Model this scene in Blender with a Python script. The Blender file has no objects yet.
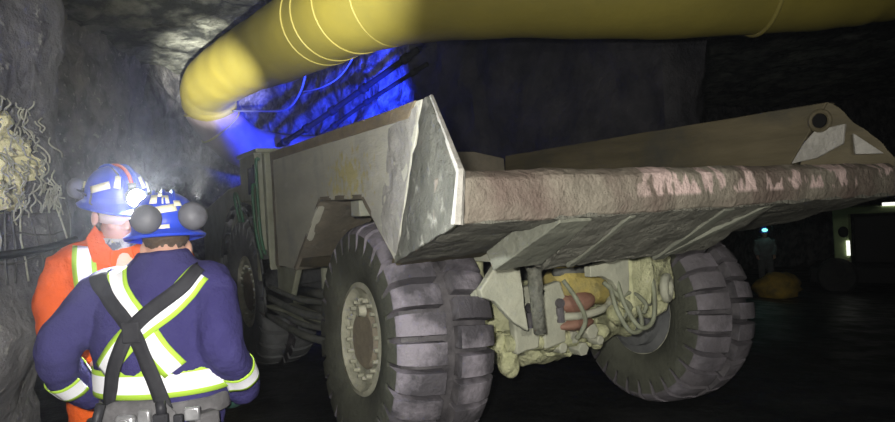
import bpy, bmesh, math, random
from mathutils import Vector, Matrix, noise, Euler
from mathutils.bvhtree import BVHTree
R = math.radians
rnd = random.Random(7)
SC = bpy.context.scene
COL = SC.collection

# ------------------------------------------------------------------ materials
def mat(name, c1, c2=None, scale=3.0, rough=0.8, bump=0.0, bscale=None, detail=6.0, metal=0.0,
        stretch=(1, 1, 1), lo=0.35, hi=0.65, extra=(), spec=0.3, rough2=None):
    """extra: list of (color, scale, lo, hi, stretch) noise patches mixed on top"""
    m = bpy.data.materials.new(name); m.use_nodes = True
    nt = m.node_tree; N = nt.nodes; L = nt.links
    b = N['Principled BSDF']
    b.inputs['Roughness'].default_value = rough
    b.inputs['Metallic'].default_value = metal
    b.inputs['Specular IOR Level'].default_value = spec
    tc = N.new('ShaderNodeTexCoord')
    def noise_fac(sc, lo, hi, st, det=detail):
        mp = N.new('ShaderNodeMapping'); mp.inputs['Scale'].default_value = st
        L.new(tc.outputs['Object'], mp.inputs['Vector'])
        n = N.new('ShaderNodeTexNoise'); n.inputs['Scale'].default_value = sc
        n.inputs['Detail'].default_value = det; n.inputs['Roughness'].default_value = 0.62
        L.new(mp.outputs['Vector'], n.inputs['Vector'])
        r = N.new('ShaderNodeMapRange'); r.inputs['From Min'].default_value = lo; r.inputs['From Max'].default_value = hi
        L.new(n.outputs['Fac'], r.inputs['Value'])
        return r.outputs['Result'], n.outputs['Fac']
    def mix(f, a, bb):
        x = N.new('ShaderNodeMix'); x.data_type = 'RGBA'
        L.new(f, x.inputs['Factor'])
        if isinstance(a, tuple): x.inputs['A'].default_value = (*a, 1)
        else: L.new(a, x.inputs['A'])
        x.inputs['B'].default_value = (*bb, 1)
        return x.outputs['Result']
    col = None
    if c2 is None:
        b.inputs['Base Color'].default_value = (*c1, 1); col = c1
    else:
        f, _ = noise_fac(scale, lo, hi, stretch)
        col = mix(f, c1, c2)
    for (c, s, l, h, st) in extra:
        f, _ = noise_fac(s, l, h, st)
        col = mix(f, col, c)
    if not isinstance(col, tuple): L.new(col, b.inputs['Base Color'])
    if rough2 is not None:
        f, _ = noise_fac(scale * 1.7, 0.4, 0.6, stretch)
        mr = N.new('ShaderNodeMapRange'); mr.inputs['To Min'].default_value = rough; mr.inputs['To Max'].default_value = rough2
        L.new(f, mr.inputs['Value']); L.new(mr.outputs['Result'], b.inputs['Roughness'])
    if bump > 0:
        _, raw = noise_fac(bscale or scale * 4, 0, 1, stretch, 8.0)
        bn = N.new('ShaderNodeBump'); bn.inputs['Strength'].default_value = 1.0; bn.inputs['Distance'].default_value = bump
        L.new(raw, bn.inputs['Height']); L.new(bn.outputs['Normal'], b.inputs['Normal'])
    return m

def emit(name, c, s):
    m = bpy.data.materials.new(name); m.use_nodes = True
    b = m.node_tree.nodes['Principled BSDF']
    b.inputs['Base Color'].default_value = (*c, 1)
    b.inputs['Emission Color'].default_value = (*c, 1); b.inputs['Emission Strength'].default_value = s
    return m

ST = (1, 1, 1)
M = {}
M['rock'] = mat('dark_rock', (.035, .035, .04), (.21, .205, .2), 4.5, .75, .12, 9, rough2=.5, lo=.4, hi=.62, stretch=(1, 1, .6))
M['rock_shaded'] = mat('shade_darkened_rock', (.025, .025, .03), (.075, .072, .075), 1.6, .75, .06, 6)  # rock colour lowered so the right wall fades into the dark
M['rock_wall'] = mat('shotcrete_rock', (.075, .073, .082), (.27, .267, .265), 2.2, .8, .05, 9, extra=[((.42, .42, .38), 9, .60, .68, ST)])
M['roof_rock'] = mat('slabby_roof_rock', (.04, .044, .04), (.3, .31, .26), 2.2, .8, .12, 7, stretch=(.6, .6, 2.2), lo=.42, hi=.62)
M['mud_floor'] = mat('wet_black_mud', (.010, .011, .011), (.028, .03, .028), 1.2, .55, .03, 5, rough2=.3, spec=.2)
M['pale_rock'] = mat('pale_shotcrete', (.85, .80, .48), (.16, .15, .11), 11, .8, .03, 30, lo=.56, hi=.63)
M['wire'] = mat('galvanised_wire', (.42, .42, .33), (.2, .2, .17), 12, .6, 0)
M['dark_wire'] = mat('dirty_wire', (.12, .12, .11), (.05, .05, .05), 12, .6, 0)
M['side_steel'] = mat('muddy_lightened_side_steel', (.60, .59, .48), (.76, .745, .61), 2.0, .75, .012, 14, stretch=(1, .45, 1.6),
                      extra=[((.47, .475, .42), 1.7, .5, .75, (1, 1, .5)), ((.75, .73, .64), 5, .62, .72, (1, .4, 2)), ((.66, .60, .26), 2.6, .64, .74, (1, 1, 2.2))])  # muddy steel; paler base stands in for light missing on this side
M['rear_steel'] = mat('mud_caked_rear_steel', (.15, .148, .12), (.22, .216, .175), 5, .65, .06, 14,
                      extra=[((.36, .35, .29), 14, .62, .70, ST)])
M['mud_plate'] = mat('green_mud_plate', (.16, .165, .13), (.22, .225, .175), 4, .75, .015, 16)
M['wing_steel'] = mat('rough_worn_steel', (.10, .10, .08), (.19, .187, .15), 4, .7, .07, 12, extra=[((.42, .41, .34), 7, .56, .68, ST)])
M['lip_steel'] = mat('worn_lip_steel', (.23, .205, .16), (.34, .305, .24), 5, .6, .030, 18,
                     extra=[((.18, .138, .112), 1.6, .42, .62, ST)])
def add_lip_wear(m):
    nt = m.node_tree; N = nt.nodes; L = nt.links; b = N['Principled BSDF']
    src = b.inputs['Base Color'].links[0].from_socket
    tc = N.new('ShaderNodeTexCoord'); mp = N.new('ShaderNodeMapping'); mp.inputs['Scale'].default_value = (1, .3, .5)
    mp.inputs['Rotation'].default_value = (0, R(25), 0)
    L.new(tc.outputs['Object'], mp.inputs['Vector'])
    n = N.new('ShaderNodeTexNoise'); n.inputs['Scale'].default_value = 10; n.inputs['Detail'].default_value = 4
    L.new(mp.outputs['Vector'], n.inputs['Vector'])
    r1 = N.new('ShaderNodeMapRange'); r1.inputs['From Min'].default_value = .52; r1.inputs['From Max'].default_value = .57
    L.new(n.outputs['Fac'], r1.inputs['Value'])
    sp = N.new('ShaderNodeSeparateXYZ'); L.new(tc.outputs['Object'], sp.inputs['Vector'])
    r2 = N.new('ShaderNodeMapRange'); r2.inputs['From Min'].default_value = -.95; r2.inputs['From Max'].default_value = -.7
    L.new(sp.outputs['X'], r2.inputs['Value'])
    r3 = N.new('ShaderNodeMapRange'); r3.inputs['From Min'].default_value = 1.71; r3.inputs['From Max'].default_value = 1.73
    L.new(sp.outputs['Z'], r3.inputs['Value'])
    a = N.new('ShaderNodeMath'); a.operation = 'MULTIPLY'; L.new(r1.outputs['Result'], a.inputs[0]); L.new(r2.outputs['Result'], a.inputs[1])
    a2 = N.new('ShaderNodeMath'); a2.operation = 'MULTIPLY'; L.new(a.outputs[0], a2.inputs[0]); L.new(r3.outputs['Result'], a2.inputs[1])
    x = N.new('ShaderNodeMix'); x.data_type = 'RGBA'; L.new(a2.outputs[0], x.inputs['Factor']); L.new(src, x.inputs['A'])
    x.inputs['B'].default_value = (.72, .55, .5, 1); L.new(x.outputs['Result'], b.inputs['Base Color'])
add_lip_wear(M['lip_steel'])
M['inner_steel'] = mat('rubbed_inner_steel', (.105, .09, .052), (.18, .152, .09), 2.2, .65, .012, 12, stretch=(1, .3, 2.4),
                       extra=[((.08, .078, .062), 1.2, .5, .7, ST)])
M['rust_edge'] = mat('rusty_top_edge', (.36, .29, .18), (.25, .21, .15), 5, .75, .015, 20)
M['scraped'] = mat('scraped_lit_pale_steel', (.56, .54, .48), (.4, .385, .34), 7, .6, .02, 22)  # pale for scrapes, and for light on one corner facet
M['arch_steel'] = mat('brown_mud_plate', (.3, .26, .19), (.22, .2, .15), 4, .8, .02, 18)
M['tyre'] = mat('dusty_black_rubber', (.075, .078, .06), (.13, .135, .1), 3, .85, .01, 30)
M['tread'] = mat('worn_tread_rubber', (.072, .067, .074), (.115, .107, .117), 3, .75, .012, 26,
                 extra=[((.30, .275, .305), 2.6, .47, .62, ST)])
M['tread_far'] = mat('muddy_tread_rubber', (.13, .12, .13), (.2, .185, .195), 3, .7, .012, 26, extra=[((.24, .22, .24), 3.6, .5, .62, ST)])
M['groove'] = mat('wet_groove_rubber', (.045, .042, .046), (.16, .15, .155), 4, .35, .01, 20)
M['rim'] = mat('muddy_cream_rim', (.56, .55, .42), (.36, .36, .27), 8, .7, .012, 30)
M['rim_hub'] = mat('brown_muddy_hub', (.36, .31, .22), (.26, .23, .17), 8, .75, .012, 30)
M['mud'] = mat('green_grey_axle_mud', (.55, .56, .32), (.78, .78, .48), 5, .75, .04, 18, extra=[((.19, .19, .13), 4, .55, .68, ST)])
M['plate'] = mat('pale_mud_bracket', (.44, .45, .35), (.55, .55, .42), 5, .65, .01, 20)
M['strut'] = mat('dark_oily_strut', (.13, .135, .11), (.25, .25, .2), 16, .5, .03, 30)
M['red_cyl'] = mat('rusty_red_case', (.25, .11, .08), (.34, .2, .14), 6, .55, .01, 20)
M['yellow_cyl'] = mat('dirty_yellow_case', (.62, .5, .15), (.42, .36, .15), 9, .6, .01, 30)
M['hose'] = mat('mud_splashed_hose', (.33, .35, .24), (.2, .21, .15), 9, .6, 0)
M['dark_steel'] = mat('dark_frame_steel', (.12, .125, .11), (.2, .205, .18), 4, .7, .02, 18)  # dark grey-green base for frame, pipes and axle
M['front_steel'] = mat('olive_engine_cover', (.28, .29, .21), (.38, .39, .29), 4, .75, .012, 18)
M['front_tyre'] = mat('dust_grey_rubber', (.13, .135, .135), (.2, .205, .2), 4, .85, .01, 25)
M['green_rail'] = mat('green_handrail_paint', (.04, .15, .075), (.06, .11, .06), 6, .5, 0)
M['window'] = mat('blue_reflection_glass', (.035, .03, .12), None, 1, .15, 0, spec=.6)  # blue in the glass colour stands in for reflected blue light
M['blue_lens'] = emit('blue_beacon_lens', (.02, .06, 1), 20)
M['duct'] = mat('yellow_duct_fabric', (.27, .225, .038), (.21, .18, .036), 1.0, .55, .012, 2.2)
M['duct_low'] = mat('pale_dusty_duct_fabric', (.24, .19, .20), (.17, .13, .14), 1.2, .6, .01, 4)
M['duct_seam'] = mat('duct_seam_tape', (.33, .28, .07), (.28, .24, .06), 3, .5, 0)
M['pipe'] = mat('black_pipe', (.006, .006, .007), (.014, .014, .015), 4, .9, 0, spec=.05)
M['white_wire'] = mat('pale_cable', (.11, .115, .125), None, 1, .5, 0)
def add_yellow_mark(m):
    nt = m.node_tree; N = nt.nodes; L = nt.links; b = N['Principled BSDF']; src = b.inputs['Base Color'].links[0].from_socket
    tc = N.new('ShaderNodeTexCoord'); mp = N.new('ShaderNodeMapping'); mp.vector_type = 'TEXTURE'
    mp.inputs['Location'].default_value = (-1.66, .05, 1.98); mp.inputs['Scale'].default_value = (1, .42, .17)
    L.new(tc.outputs['Object'], mp.inputs['Vector'])
    ln = N.new('ShaderNodeVectorMath'); ln.operation = 'LENGTH'; L.new(mp.outputs['Vector'], ln.inputs[0])
    n = N.new('ShaderNodeTexNoise'); n.inputs['Scale'].default_value = 16; n.inputs['Detail'].default_value = 4; L.new(tc.outputs['Object'], n.inputs['Vector'])
    a = N.new('ShaderNodeMath'); a.operation = 'MULTIPLY_ADD'; L.new(ln.outputs['Value'], a.inputs[0]); a.inputs[1].default_value = -.22; L.new(n.outputs['Fac'], a.inputs[2])
    r = N.new('ShaderNodeMapRange'); r.inputs['From Min'].default_value = .28; r.inputs['From Max'].default_value = .44; r.inputs['To Max'].default_value = .7; L.new(a.outputs[0], r.inputs['Value'])
    x = N.new('ShaderNodeMix'); x.data_type = 'RGBA'; L.new(r.outputs['Result'], x.inputs['Factor']); L.new(src, x.inputs['A']); x.inputs['B'].default_value = (.66, .58, .18, 1)
    L.new(x.outputs['Result'], b.inputs['Base Color'])
add_yellow_mark(M['side_steel'])
# people
M['navy'] = mat('navy_coverall_cotton', (.038, .033, .118), (.050, .045, .145), 5, .9, .022, 9, spec=.1)
M['orange'] = mat('orange_coverall_cotton', (.80, .13, .020), (.66, .095, .015), 5, .9, .022, 9, spec=.1)
M['lime'] = mat('lime_tape_border', (.40, .62, .06), None, 1, .6, 0)
M['silver'] = mat('silver_reflective_tape', (.93, .93, .96), (.74, .72, .80), 9, .4, 0, lo=.6, hi=.75)
M['strap'] = mat('black_suspender_webbing', (.022, .022, .026), (.035, .035, .04), 20, .8, 0)
M['skin'] = mat('skin', (.52, .30, .22), (.46, .25, .18), 9, .55, 0, spec=.35)
M['hair'] = mat('short_brown_hair', (.05, .035, .025), (.09, .06, .04), 40, .8, .004, 90)
M['hat'] = mat('blue_hard_hat_shell', (.018, .055, .55), (.03, .07, .5), 6, .35, 0, spec=.5)
M['muff'] = mat('grey_ear_cup', (.12, .12, .135), (.085, .085, .095), 8, .5, 0)
M['sticker'] = mat('pale_reflective_sticker', (.86, .82, .58), (.7, .66, .5), 20, .4, 0)
M['white'] = mat('white_print', (.85, .85, .85), None, 1, .5, 0)
M['red_band'] = mat('red_hat_stripe', (.5, .05, .04), None, 1, .5, 0)
M['lens'] = emit('cap_lamp_lens', (.92, .96, 1), 4000)
M['lens_green'] = emit('distant_cap_lamp', (.25, .95, .72), 1.3)
M['black_plastic'] = mat('black_plastic', (.03, .03, .035), None, 1, .5, 0)
M['grey_leather'] = mat('worn_grey_leather', (.15, .145, .15), (.09, .088, .09), 14, .7, .003, 60)
M['metal'] = mat('scuffed_buckle_metal', (.55, .55, .56), (.35, .35, .36), 20, .35, 0, metal=.6)
M['glove'] = mat('dark_green_knit_glove', (.02, .07, .055), (.035, .1, .075), 14, .9, .003, 80)
M['boot'] = mat('black_rubber_boot', (.02, .02, .02), (.04, .04, .035), 9, .6, 0)
M['gaiter'] = mat('patterned_grey_gaiter', (.10, .11, .12), (.42, .42, .38), 20, .9, 0, lo=.48, hi=.55, extra=[((.5, .42, .12), 18, .62, .66, ST)])
M['undershirt'] = mat('cream_undershirt', (.72, .58, .4), (.66, .52, .34), 8, .9, 0)
M['glass'] = mat('clear_pale_safety_glass', (.55, .45, .40), None, 1, .15, 0, spec=.6)
M['eye'] = mat('eye_white', (.7, .68, .65), None, 1, .3, 0)
M['grey_cloth'] = mat('pale_grey_workwear', (.16, .16, .16), (.09, .09, .09), 6, .9, 0)
# machine in the crosscut
M['loader_green'] = mat('dull_green_machine_paint', (.42, .52, .25), (.32, .42, .2), 3, .7, .006, 20)
M['loader_black'] = mat('unlit_cab_black', (.008, .008, .008), (.012, .012, .012), 3, .6, 0)
M['reflector'] = emit('glowing_white_reflector', (1, .98, .92), 1.1)  # emission stands in for light thrown back by the reflective strips
M['red_reflector'] = mat('red_reflector_plate', (.35, .03, .02), None, 1, .4, 0)
M['yellow_bag'] = mat('yellow_muddy_sheet', (.62, .42, .06), (.3, .22, .06), 4, .6, .02, 12)
M['sign'] = mat('pale_sign_plate', (.5, .5, .55), None, 1, .6, 0)

# ------------------------------------------------------------------ mesh toolkit
class MB:
    def __init__(s): s.v = []; s.f = []; s.m = []
    def add(s, vs, fs, mi=0):
        o = len(s.v); s.v += [tuple(v) for v in vs]
        for f in fs: s.f.append(tuple(i + o for i in f)); s.m.append(mi)
        return s
    def box(s, c, size, rot=None, mi=0):
        c = Vector(c); h = [x / 2 for x in size]
        rm = Euler(rot).to_matrix() if rot else Matrix.Identity(3)
        vs = [c + rm @ Vector((sx * h[0], sy * h[1], sz * h[2])) for sx in (-1, 1) for sy in (-1, 1) for sz in (-1, 1)]
        return s.add(vs, [(0, 1, 3, 2), (4, 6, 7, 5), (0, 4, 5, 1), (2, 3, 7, 6), (0, 2, 6, 4), (1, 5, 7, 3)], mi)
    def prism(s, pts, vec, mi=0):
        pts = [Vector(p) for p in pts]; vec = Vector(vec); n = len(pts)
        vs = pts + [p + vec for p in pts]
        fs = [tuple(range(n)), tuple(range(2 * n - 1, n - 1, -1))] + [(i, i + n, (i + 1) % n + n, (i + 1) % n) for i in range(n)]
        return s.add(vs, fs, mi)
    def tube(s, path, r, seg=10, mi=0, cap=True):
        path = [Vector(p) for p in path]; n = len(path)
        rs = r if isinstance(r, (list, tuple)) else [r] * n
        up = None; rings = []
        for i, p in enumerate(path):
            t = (path[min(i + 1, n - 1)] - path[max(i - 1, 0)]).normalized()
            if up is None:
                up = Vector((0, 0, 1)) if abs(t.z) < .9 else Vector((1, 0, 0))
            a = t.cross(up).normalized(); up = a.cross(t).normalized()
            ra, rb = rs[i] if isinstance(rs[i], (list, tuple)) else (rs[i], rs[i])
            rings.append([p + a * (ra * math.cos(2 * math.pi * k / seg)) + up * (rb * math.sin(2 * math.pi * k / seg)) for k in range(seg)])
        return s.rings(rings, mi, cap)
    def rings(s, rings, mi=0, cap=True, closed=True):
        n = len(rings); seg = len(rings[0]); vs = [p for r in rings for p in r]; fs = []
        for i in range(n - 1):
            for k in range(seg if closed else seg - 1):
                k2 = (k + 1) % seg
                fs.append((i * seg + k, i * seg + k2, (i + 1) * seg + k2, (i + 1) * seg + k))
        if cap:
            fs.append(tuple(range(seg - 1, -1, -1))); fs.append(tuple((n - 1) * seg + k for k in range(seg)))
        return s.add(vs, fs, mi)
    def loft(s, secs, seg=28, mi=0, cap=True):
        """secs: (x, y, z, rx, ry) horizontal elliptical sections"""
        return s.rings([[Vector((x + rx * math.cos(2 * math.pi * k / seg), y + ry * math.sin(2 * math.pi * k / seg), z)) for k in range(seg)]
                        for (x, y, z, rx, ry) in secs], mi, cap)
    def cyl(s, p0, p1, r0, r1=None, seg=16, mi=0):
        return s.tube([p0, p1], [r0, r0 if r1 is None else r1], seg, mi)
    def ell(s, c, r, rot=None, seg=18, mi=0):
        c = Vector(c); rm = Euler(rot).to_matrix() if rot else Matrix.Identity(3)
        rr = r if isinstance(r, (list, tuple)) else (r, r, r); n = max(6, seg // 2 + 1)
        rings = []
        for i in range(n + 1):
            th = math.pi * (i + (.02 if i == 0 else -.02 if i == n else 0)) / n
            rings.append([c + rm @ Vector((rr[0] * math.sin(th) * math.cos(2 * math.pi * k / seg), rr[1] * math.sin(th) * math.sin(2 * math.pi * k / seg), -rr[2] * math.cos(th))) for k in range(seg)])
        return s.rings(rings, mi)
    def lathe(s, prof, c, axis, seg=32, mi=0, cap=False):
        """prof: (radius, along) ; axis unit vector"""
        c = Vector(c); ax = Vector(axis).normalized(); a = ax.orthogonal().normalized(); b = ax.cross(a)
        return s.rings([[c + ax * h + a * (r * math.cos(2 * math.pi * k / seg)) + b * (r * math.sin(2 * math.pi * k / seg)) for k in range(seg)] for (r, h) in prof], mi, cap)
    def torus(s, c, axis, R_, r, seg=28, ring=8, mi=0):
        c = Vector(c); ax = Vector(axis).normalized(); a = ax.orthogonal().normalized(); b = ax.cross(a); vs = []; fs = []
        for i in range(seg):
            t = 2 * math.pi * i / seg; d = a * math.cos(t) + b * math.sin(t)
            for k in range(ring):
                u = 2 * math.pi * k / ring
                vs.append(c + d * (R_ + r * math.cos(u)) + ax * (r * math.sin(u)))
        for i in range(seg):
            for k in range(ring):
                fs.append((i * ring + k, ((i + 1) % seg) * ring + k, ((i + 1) % seg) * ring + (k + 1) % ring, i * ring + (k + 1) % ring))
        return s.add(vs, fs, mi)
    def build(s, name, mats, parent=None, sharp=35, bevel=0, rough=0, rscale=6, remesh=0, smooth_iter=0, seed=0, cuts=0, label=None, fix=True):
        me = bpy.data.meshes.new(name); me.from_pydata([tuple(v) for v in s.v], [], s.f)
        mats = mats if isinstance(mats, (list, tuple)) else [mats]
        for m in mats: me.materials.append(m)
        for p, mi in zip(me.polygons, s.m): p.material_index = mi
        bm = bmesh.new(); bm.from_mesh(me)
        if cuts:
            bmesh.ops.triangulate(bm, faces=[f for f in bm.faces if len(f.verts) > 4])
            for _ in range(cuts):
                es = [e for e in bm.edges if e.calc_length() > .06]
                if not es: break
                bmesh.ops.subdivide_edges(bm, edges=es, cuts=1, use_grid_fill=True)
        if fix: bmesh.ops.recalc_face_normals(bm, faces=bm.faces)
        bm.to_mesh(me); bm.free()
        o = bpy.data.objects.new(name, me); COL.objects.link(o)
        if remesh:
            md = o.modifiers.new('r', 'REMESH'); md.mode = 'VOXEL'; md.voxel_size = remesh
            if smooth_iter:
                md = o.modifiers.new('s', 'SMOOTH'); md.factor = .5; md.iterations = smooth_iter
            bpy.context.view_layer.update()
            ev = o.evaluated_get(bpy.context.evaluated_depsgraph_get())
            nm = bpy.data.meshes.new_from_object(ev); o.modifiers.clear(); o.data = nm; nm.name = name; me = nm
            if not me.materials:
                for m in mats: me.materials.append(m)
        if rough:
            off = Vector((seed * 7.3, seed * 3.1, seed))
            me.update()
            ns = [v.normal.copy() for v in me.vertices]
            for v, n in zip(me.vertices, ns):
                v.co += n * (rough * (noise.fractal(v.co * rscale + off, 1.0, 2.0, 4)))
        if bevel:
            md = o.modifiers.new('b', 'BEVEL'); md.width = bevel; md.segments = 2; md.limit_method = 'ANGLE'; md.angle_limit = R(40)
        for p in me.polygons: p.use_smooth = True
        if sharp < 180: me.set_sharp_from_angle(angle=R(sharp))
        if parent: o.parent = parent
        if label: o['label'] = label
        return o

def tag(o, label, cat, group=None):
    o['label'] = label; o['category'] = cat
    if group: o['group'] = group
    return o
def structure(o): o['kind'] = 'structure'; return o
def empty(name, loc, rz=0, label=None, cat=None, group=None):
    o = bpy.data.objects.new(name, None); COL.objects.link(o); o.empty_display_size = .2
    o.location = loc; o.rotation_euler = (0, 0, rz)
    if label: tag(o, label, cat, group)
    return o
def smooth_path(pts, n=8):
    pts = [Vector(p) for p in pts]; out = []
    for i in range(len(pts) - 1):
        p0 = pts[max(i - 1, 0)]; p1 = pts[i]; p2 = pts[i + 1]; p3 = pts[min(i + 2, len(pts) - 1)]
        for k in range(n):
            t = k / n
            out.append(.5 * ((2 * p1) + (p2 - p0) * t + (2 * p0 - 5 * p1 + 4 * p2 - p3) * t * t + (3 * p1 - p0 - 3 * p2 + p3) * t ** 3))
    out.append(pts[-1]); return out
def lerp(a, b, t): return a + (b - a) * t

# ------------------------------------------------------------------ setting: drift walls, roof, floor
TR = R(31.73)                                   # heading of the truck (turned to the left of the view)
TO = Vector((0.74, 5.38, 0))
XT = Vector((math.cos(TR), math.sin(TR), 0)); YT = Vector((-math.sin(TR), math.cos(TR), 0))
def floor_z(x, y):
    s = (Vector((x, y, 0)) - TO).dot(XT)
    z = -.07 * (s + 1.6) if s > -1.6 else 0
    z = min(0, z) if s < 18 else -.07 * 19.6
    d = math.hypot(x + 1.45, y - 2.78)
    z += .045 * max(0, 1 - (d / .75) ** 4) if d < .75 else 0
    return z
def grid_sheet(name, m, nx, ny, fn, amp, sc, seed, octv=5, ridged=True):
    vs = []; fs = []
    for j in range(ny + 1):
        for i in range(nx + 1): vs.append(fn(i / nx, j / ny))
    for j in range(ny):
        for i in range(nx):
            a = j * (nx + 1) + i; fs.append((a, a + 1, a + nx + 2, a + nx + 1))
    me = bpy.data.meshes.new(name); me.from_pydata([tuple(v) for v in vs], [], fs); me.materials.append(m); me.update()
    off = Vector((seed * 11.7, seed * 5.3, seed * 2.9)); ns = [v.normal.copy() for v in me.vertices]
    for v, n in zip(me.vertices, ns):
        q = v.co * sc + off
        d = (noise.ridged_multi_fractal(q, 1.0, 2.1, octv, 1.0, 2.0) - 1.1) * .6 if ridged else noise.fractal(q, 1, 2, octv)
        d += noise.cell(q * 2.2) * .12
        v.co += n * amp * d
    for p in me.polygons: p.use_smooth = True
    me.set_sharp_from_angle(angle=R(50))
    o = bpy.data.objects.new(name, me); COL.objects.link(o); return structure(o)
def wall(name, m, line, z0, z1, step, amp, sc, seed, lean=0):
    P = [Vector((x, y, 0)) for x, y in line]; seg = [(P[i + 1] - P[i]).length for i in range(len(P) - 1)]; T = sum(seg)
    def at(t):
        d = t * T
        for i, l in enumerate(seg):
            if d <= l or i == len(seg) - 1: return P[i].lerp(P[i + 1], min(1, d / l))
            d -= l
    def fn(u, w):
        p = at(u); return Vector((p.x, p.y, lerp(z0, z1, w)))
    return grid_sheet(name, m, max(4, int(T / step)), max(4, int((z1 - z0) / step)), fn, amp, sc, seed)

wall('wall_left', M['rock_wall'], [(-1.85, -3.5), (-1.9, 0), (-2.08, 2.6), (-2.04, 3.3), (-2.12, 3.55), (-2.7, 3.9), (-3.6, 5.2), (-6.0, 9.2), (-6.6, 14.6)], -.4, 5.6, .075, .26, .9, 1)
wall('wall_back', M['rock'], [(-6.9, 13.8), (-6.2, 15.3), (-4.4, 16.2), (-3.0, 15.4), (-1.55, 13.2), (-.5, 12.3)], -.5, 6.4, .11, .4, .9, 2)
wall('wall_right', M['rock_shaded'], [(-1.0, 12.9), (-.2, 12.0), (2.9, 8.4), (3.5, 8.6), (8.0, 24.0), (8.6, 27)], -2.6, 6.2, .16, .35, .7, 3)
wall('wall_crosscut', M['rock'], [(7.6, 26), (14, 27), (21, 25)], -3, 6, .4, .5, .5, 4)
wall('wall_near_right', M['rock'], [(21, 25.5), (17, 17), (9, 6.5), (6.5, 2.5), (6.0, -3.5)], -2.6, 6, .35, .4, .6, 5)
wall('wall_rear', M['rock'], [(6.3, -3.2), (2, -4.6), (-2.0, -3.3)], -.6, 6, .4, .3, .6, 6)
grid_sheet('ceiling', M['roof_rock'], 150, 170, lambda u, w: Vector((lerp(-8, 21, u), lerp(28, -5, w), 5.35 + .05 * lerp(-8, 21, u) * 0)), .42, .75, 7)
def ffn(u, w):
    x = lerp(-8, 21, u); y = lerp(-5, 28, w); return Vector((x, y, floor_z(x, y)))
grid_sheet('floor', M['mud_floor'], 200, 220, ffn, .012, 1.5, 8, 4, False)

# ------------------------------------------------------------------ left wall furniture: torn mesh, pale rock, cables
def wallx(y): return -2.02 if y < 2.4 else -1.98
def lump(mb, c, r, seed, mi=0):
    c = Vector(c); n = 9; seg = 12; rings = []
    for i in range(n + 1):
        th = math.pi * (i + (.03 if i == 0 else -.03 if i == n else 0)) / n
        ring = []
        for k in range(seg):
            d = Vector((math.sin(th) * math.cos(2 * math.pi * k / seg), math.sin(th) * math.sin(2 * math.pi * k / seg), math.cos(th)))
            f = 1 + .42 * noise.noise(d * 1.8 + Vector((seed * 3.7, seed, 0)))
            ring.append(c + Vector((d.x * r[0], d.y * r[1], d.z * r[2])) * f)
        rings.append(ring)
    mb.rings(rings, mi)
WL = bpy.data.objects['wall_left']; WLB = BVHTree.FromPolygons([v.co.copy() for v in WL.data.vertices], [tuple(p.vertices) for p in WL.data.polygons])
def on_wall(y, z, off):
    h = WLB.ray_cast(Vector((-1.0, y, z)), Vector((-1, 0, 0)), 3)
    return Vector(((h[0].x if h[0] else -2.0) + off, y, z))
PO = Vector((-1.85, 2.9, 1.7))
for i, (y, z, ry, rz, lab) in enumerate([(2.84, 1.93, .24, .13, 'broad pale yellow shotcrete patch on the rock wall, lowest of the patches'), (2.92, 2.15, .075, .12, 'tall pale yellow shotcrete patch behind the wire strands, highest on the rock wall'),
                                   (3.08, 2.05, .08, .09, 'small pale yellow shotcrete patch at the corner end of the rock wall'), (2.66, 2.06, .10, .13, 'pale yellow shotcrete patch at the near end of the rock wall')]):
    mb = MB(); n = 36; m_ = 9; vs = [on_wall(y, z, .045)]; fs = []
    for k in range(1, m_ + 1):
        for q in range(n):
            a = 2 * math.pi * q / n; f = (k / m_) * (1 + .38 * noise.noise(Vector((math.cos(a) * 1.6, math.sin(a) * 1.6, i * 4.1))) + .18 * noise.noise(Vector((math.cos(a) * 5, math.sin(a) * 5, i))))
            p = on_wall(y + ry * f * math.cos(a), z + rz * f * math.sin(a), 0)
            p.x += (.085 if k < m_ else -.02) + .045 * noise.fractal(p * 11, 1, 2, 4); vs.append(p)
    fs = [(0, 1 + q, 1 + (q + 1) % n) for q in range(n)]
    for k in range(m_ - 1):
        for q in range(n): fs.append((1 + k * n + q, 1 + (k + 1) * n + q, 1 + (k + 1) * n + (q + 1) % n, 1 + k * n + (q + 1) % n))
    mb.add(vs, fs); tag(mb.build('shotcrete_patch', M['pale_rock'], None, sharp=60), lab, 'shotcrete patch', 'pale shotcrete patches on the rock wall')
ms = empty('torn_wire_mesh', PO, 0, 'tangled strands of torn galvanised wire mesh hanging over the pale rock', 'wire mesh')
for i in range(98):
    y = rnd.uniform(2.55, 3.22); z = rnd.uniform(1.86, 2.34); L = rnd.uniform(.05, .15); a = rnd.gauss(R(78), .5); sgn = rnd.choice((-1, 1))
    pts = []; off = rnd.uniform(.09, .14)
    for k in range(5):
        pts.append(on_wall(y, z, off + .012 * math.sin(k * 2 + i)) - PO)
        a += rnd.gauss(0, .32); y += sgn * math.cos(a) * L / 4; z -= math.sin(a) * L / 4
    MB().tube(smooth_path(pts, 3), .0038, 6).build('strand', M['wire'], ms, sharp=180)
sm = empty('screen_mesh', PO, 0, 'dark rusty welded mesh screen bolted low on the rock wall behind the orange coverall', 'wire mesh')
for z in (1.80, 1.70, 1.58):
    MB().tube([on_wall(2.3 + k * .1, z + .012 * math.sin(k * 1.7 + z * 20), .05) - PO for k in range(11)], .006, 6).build('horizontal_wire', M['dark_wire'], sm, sharp=180)
for k in range(14):
    y = 2.35 + k * .075
    MB().tube([on_wall(y + .012 * math.sin(k * 3 + q), z, .06 + .012 * math.sin(k + q)) - PO for q, z in enumerate((1.86, 1.78, 1.68, 1.58, 1.48))], .0045, 6).build('vertical_wire', M['wire'] if k % 3 == 0 else M['dark_wire'], sm, sharp=180)
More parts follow.
